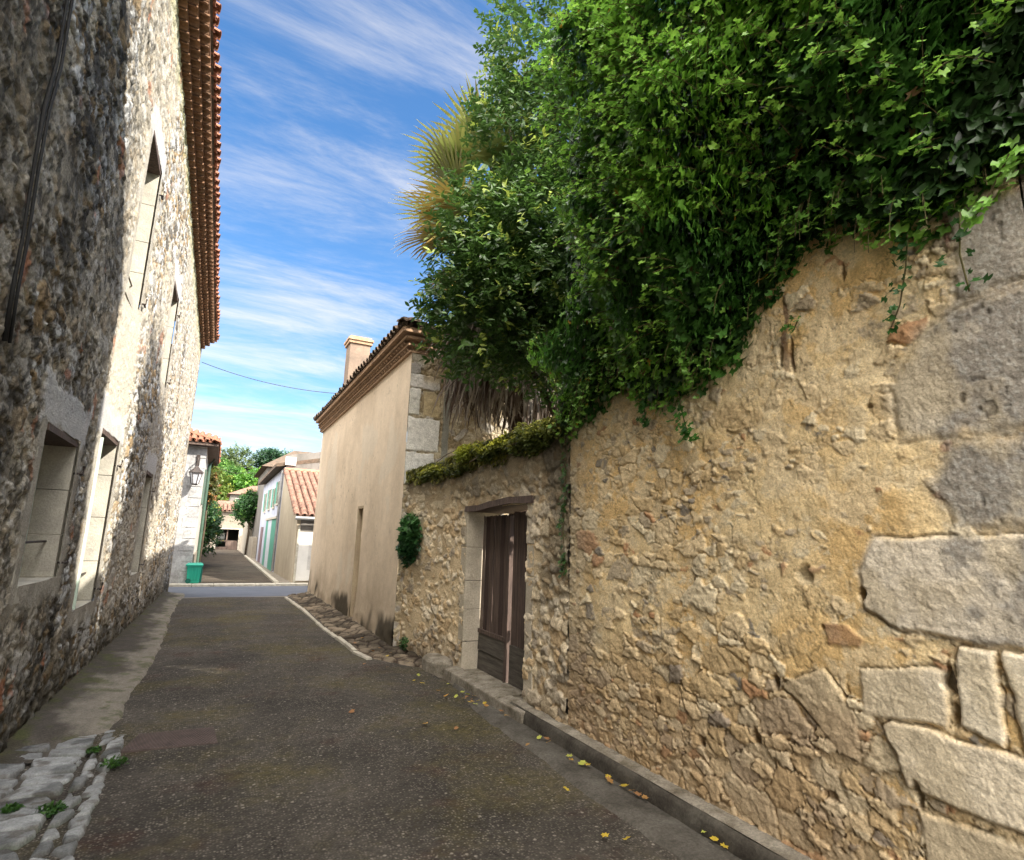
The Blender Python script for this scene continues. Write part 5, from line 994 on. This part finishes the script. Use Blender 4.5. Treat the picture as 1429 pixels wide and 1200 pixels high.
back_house('small grey house with a red tiled roof above the end of the far street', 1.3, 8, 74, 82, 5.9, 7.3, m_greyw, m_tile_pale, [(1.9, 2.5, 4.6, 5.4)])
back_house('pale house behind the climbing plant on the left of the far street', -7, -.75, 27.4, 50, 3.2, 4.3, m_beige2, m_tile_mossy)
# end building with a porch
eb = empty('end_building', (.8, 62, 0), 'pale stone building with a wide dark gateway closing the end of the far street', 'building')
e0, e1_ = -1.2, 3.0; EY = 60
MB().box(e0, .18, EY, EY+6, -.05, 3.45).box(2.25, e1_, EY, EY+6, -.05, 3.45).box(.18, 2.25, EY, EY+6, 1.95, 3.45).build('wall', mat('stone_render', (.29, .25, .195), (.19, .165, .13), scale=.9, rough=.95, bump=.6, bscale=8, fs=5, fa=.25), eb)
MB().box(.18, 2.25, EY+4.5, EY+4.6, .0, 1.95).build('back_panel', mat('dim_panel', (.12, .14, .12), (.07, .08, .07), scale=2, rough=.8), eb)
MB().box(.05, .30, EY-.05, EY-.004, 0, 1.95).box(2.13, 2.4, EY-.05, EY-.004, 0, 1.95).box(.301, 2.129, EY-.04, EY-.004, 1.86, 1.95).build('gateway_frame', m_white, eb)
MB().box(1.12, 1.22, EY+.2, EY+.3, 0, 1.85).box(.32, 2.1, EY+.2, EY+.26, .75, .83).box(1.23, 2.1, EY+.19, EY+.24, .0, .74).box(.32, 1.11, EY+.19, EY+.24, .0, .25).build('gate', m_wood, eb)
MB().box(.4, 1.0, EY+1.2, EY+1.3, .9, 1.5).build('inner_window', mat('pale_window', (.5, .52, .52), rough=.3), eb)
tiled_slope(eb, (e0-.1, EY-.35, 3.5), (e1_+.1, EY-.35, 3.5), (0, 1, .35), 2.2, m_tile_pale, step=.34, rr=.15)
MB().add([(e0-.1, EY-.33, 3.47), (e1_+.1, EY-.33, 3.47), (e1_+.1, EY+3, 4.6), (e0-.1, EY+3, 4.6)], [(0, 1, 2, 3)]).build('roof_deck', m_tile_pale, eb)
# low garden wall and kerb line of the far street
tag(MB().box(2.28, 2.5, 47.0-7.0, 59.9, -.03, 1.35).build('garden_wall', m_beige2), 'low pale garden wall along the right side of the far street', 'wall')
mb = MB(); y = 21.1
while y < 45: mb.box(1.98+(y-21)*.004, 2.12+(y-21)*.004, y, y+.95, -.03, .075); y += 1.0
o = mb.build('far_kerb_line', m_white, bevel=.01); o['kind'] = 'structure'
plane('far_footway', 2.1, 2.55, 20.95, 59, .05, m_conc)
tag(MB().tube([(-.5, 45, 6.05), (.9, 45.4, 5.75), (2.5, 46, 5.95)], .012, 5).build('overhead_wire', m_iron), 'dark wire crossing the far street in front of the wooded hill', 'wire')

# climbing plants and street trees far away
def far_tree(name, label, cat, x, y, z, rx, ry, rz, n, size, cols, th=0.0, seed=1, group=None, blobs=None, kind='quad', per=10):
    root = empty(name, (x, y, 0), label, cat, group)
    trunk(root, [(x, y, th-.1), (x+.05, y, th+(z-th)*.5), (x, y, z+rz*.3)], [max(.06, rx*.07), rx*.05+.02, .03])
    B = blobs or [(x+random.uniform(-.45, .45)*rx, y+random.uniform(-.45, .45)*ry, z+random.uniform(-.5, .55)*rz, rx*random.uniform(.4, .62), ry*random.uniform(.4, .62), rz*random.uniform(.35, .55)) for _ in range(9)]
    spray_tree(name, root, B, n, 'crown', size, cols, kind, per, size*2.6, seed, inner=.3); return root
far_tree('climbing_plant', 'dark green climbing plant covering the wall left of the far street', 'plant', -.45, 31, 2.2, .65, 2.6, 1.5, 900, .14, (C3(.02, .06, .015), C3(.05, .12, .03), C3(.2, .2, .04)), seed=41)
far_tree('creeper_vine', 'yellowing creeper hanging from the eave of the far white house', 'plant', -.38, 26.2, 3.6, .28, .9, .8, 420, .10, (C3(.05, .08, .02), C3(.16, .15, .04), C3(.3, .14, .05)), seed=42)
far_tree('street_tree', 'rounded green shrub tree leaning over the right side of the far street', 'tree', 2.15, 45, 3.1, 1.0, 1.6, 1.25, 900, .15, (C3(.02, .07, .018), C3(.05, .14, .03), C3(.12, .25, .05)), seed=43)
# wooded hill
hx = np.linspace(-160, 200, 90); hy = np.linspace(90, 420, 60); X, Yh = np.meshgrid(hx, hy, indexing='ij')
Zh = -1+24*sst(88, 260, Yh)*(.7+.5*fbm(X*.012, Yh*.012, 3, 301))*np.exp(-((X-20)/150)**2)
o = npmesh('hill', np.stack([X, Yh, Zh], -1).reshape(-1, 3), grid_faces(90, 60), mat('hill_grass', (.06, .11, .025), (.035, .07, .02), scale=.2, rough=1), smooth=True); o['kind'] = 'structure'
HT = [(-6, 118, 10.5, 5, 'dense blue green tree at the left of the wooded hill', (C3(.022, .07, .03), C3(.05, .12, .05), C3(.1, .2, .06))),
      (-1.5, 104, 8.2, 4.2, 'yellow green broad tree low on the left of the hill', (C3(.07, .12, .02), C3(.16, .22, .035), C3(.3, .32, .06))),
      (1.5, 128, 15.0, 5.5, 'pale olive tall tree in the middle of the hill', (C3(.07, .11, .035), C3(.13, .18, .06), C3(.2, .25, .09))),
      (5.5, 110, 9.5, 4.6, 'bright lime green tree in the middle of the hill', (C3(.06, .17, .02), C3(.12, .28, .035), C3(.22, .4, .06))),
      (9.5, 132, 17.0, 5.0, 'dark pine standing highest on the hill', (C3(.018, .055, .022), C3(.035, .09, .035), C3(.06, .13, .045))),
      (14, 122, 14.5, 5.5, 'mid green tree right of the dark pine', (C3(.03, .09, .025), C3(.07, .16, .04), C3(.14, .25, .06))),
      (-13, 122, 13, 6, 'dark broad tree at the far left of the hill', (C3(.02, .07, .02), C3(.05, .13, .03), C3(.1, .2, .05))),
      (0, 112, 11.5, 4.0, 'light green round tree above the tiled roofs on the hill', (C3(.05, .13, .025), C3(.10, .22, .04), C3(.18, .32, .06))),
      (19, 128, 16, 6, 'green tree at the far right of the hill', (C3(.03, .09, .025), C3(.07, .16, .04), C3(.14, .25, .06))),
      (10, 106, 9, 4.2, 'fresh green tree low on the right of the hill', (C3(.05, .15, .025), C3(.11, .25, .04), C3(.2, .36, .06)))]
for k, (x, y, z, r_, lab, cols) in enumerate(HT):
    z *= .86; r_ *= .85
    far_tree('hill_tree', lab, 'tree', x, y, z, r_, r_, r_*1.15, 1500, .42, cols, th=max(0, z-r_*2.2), seed=60+k, group='trees on the wooded hill')
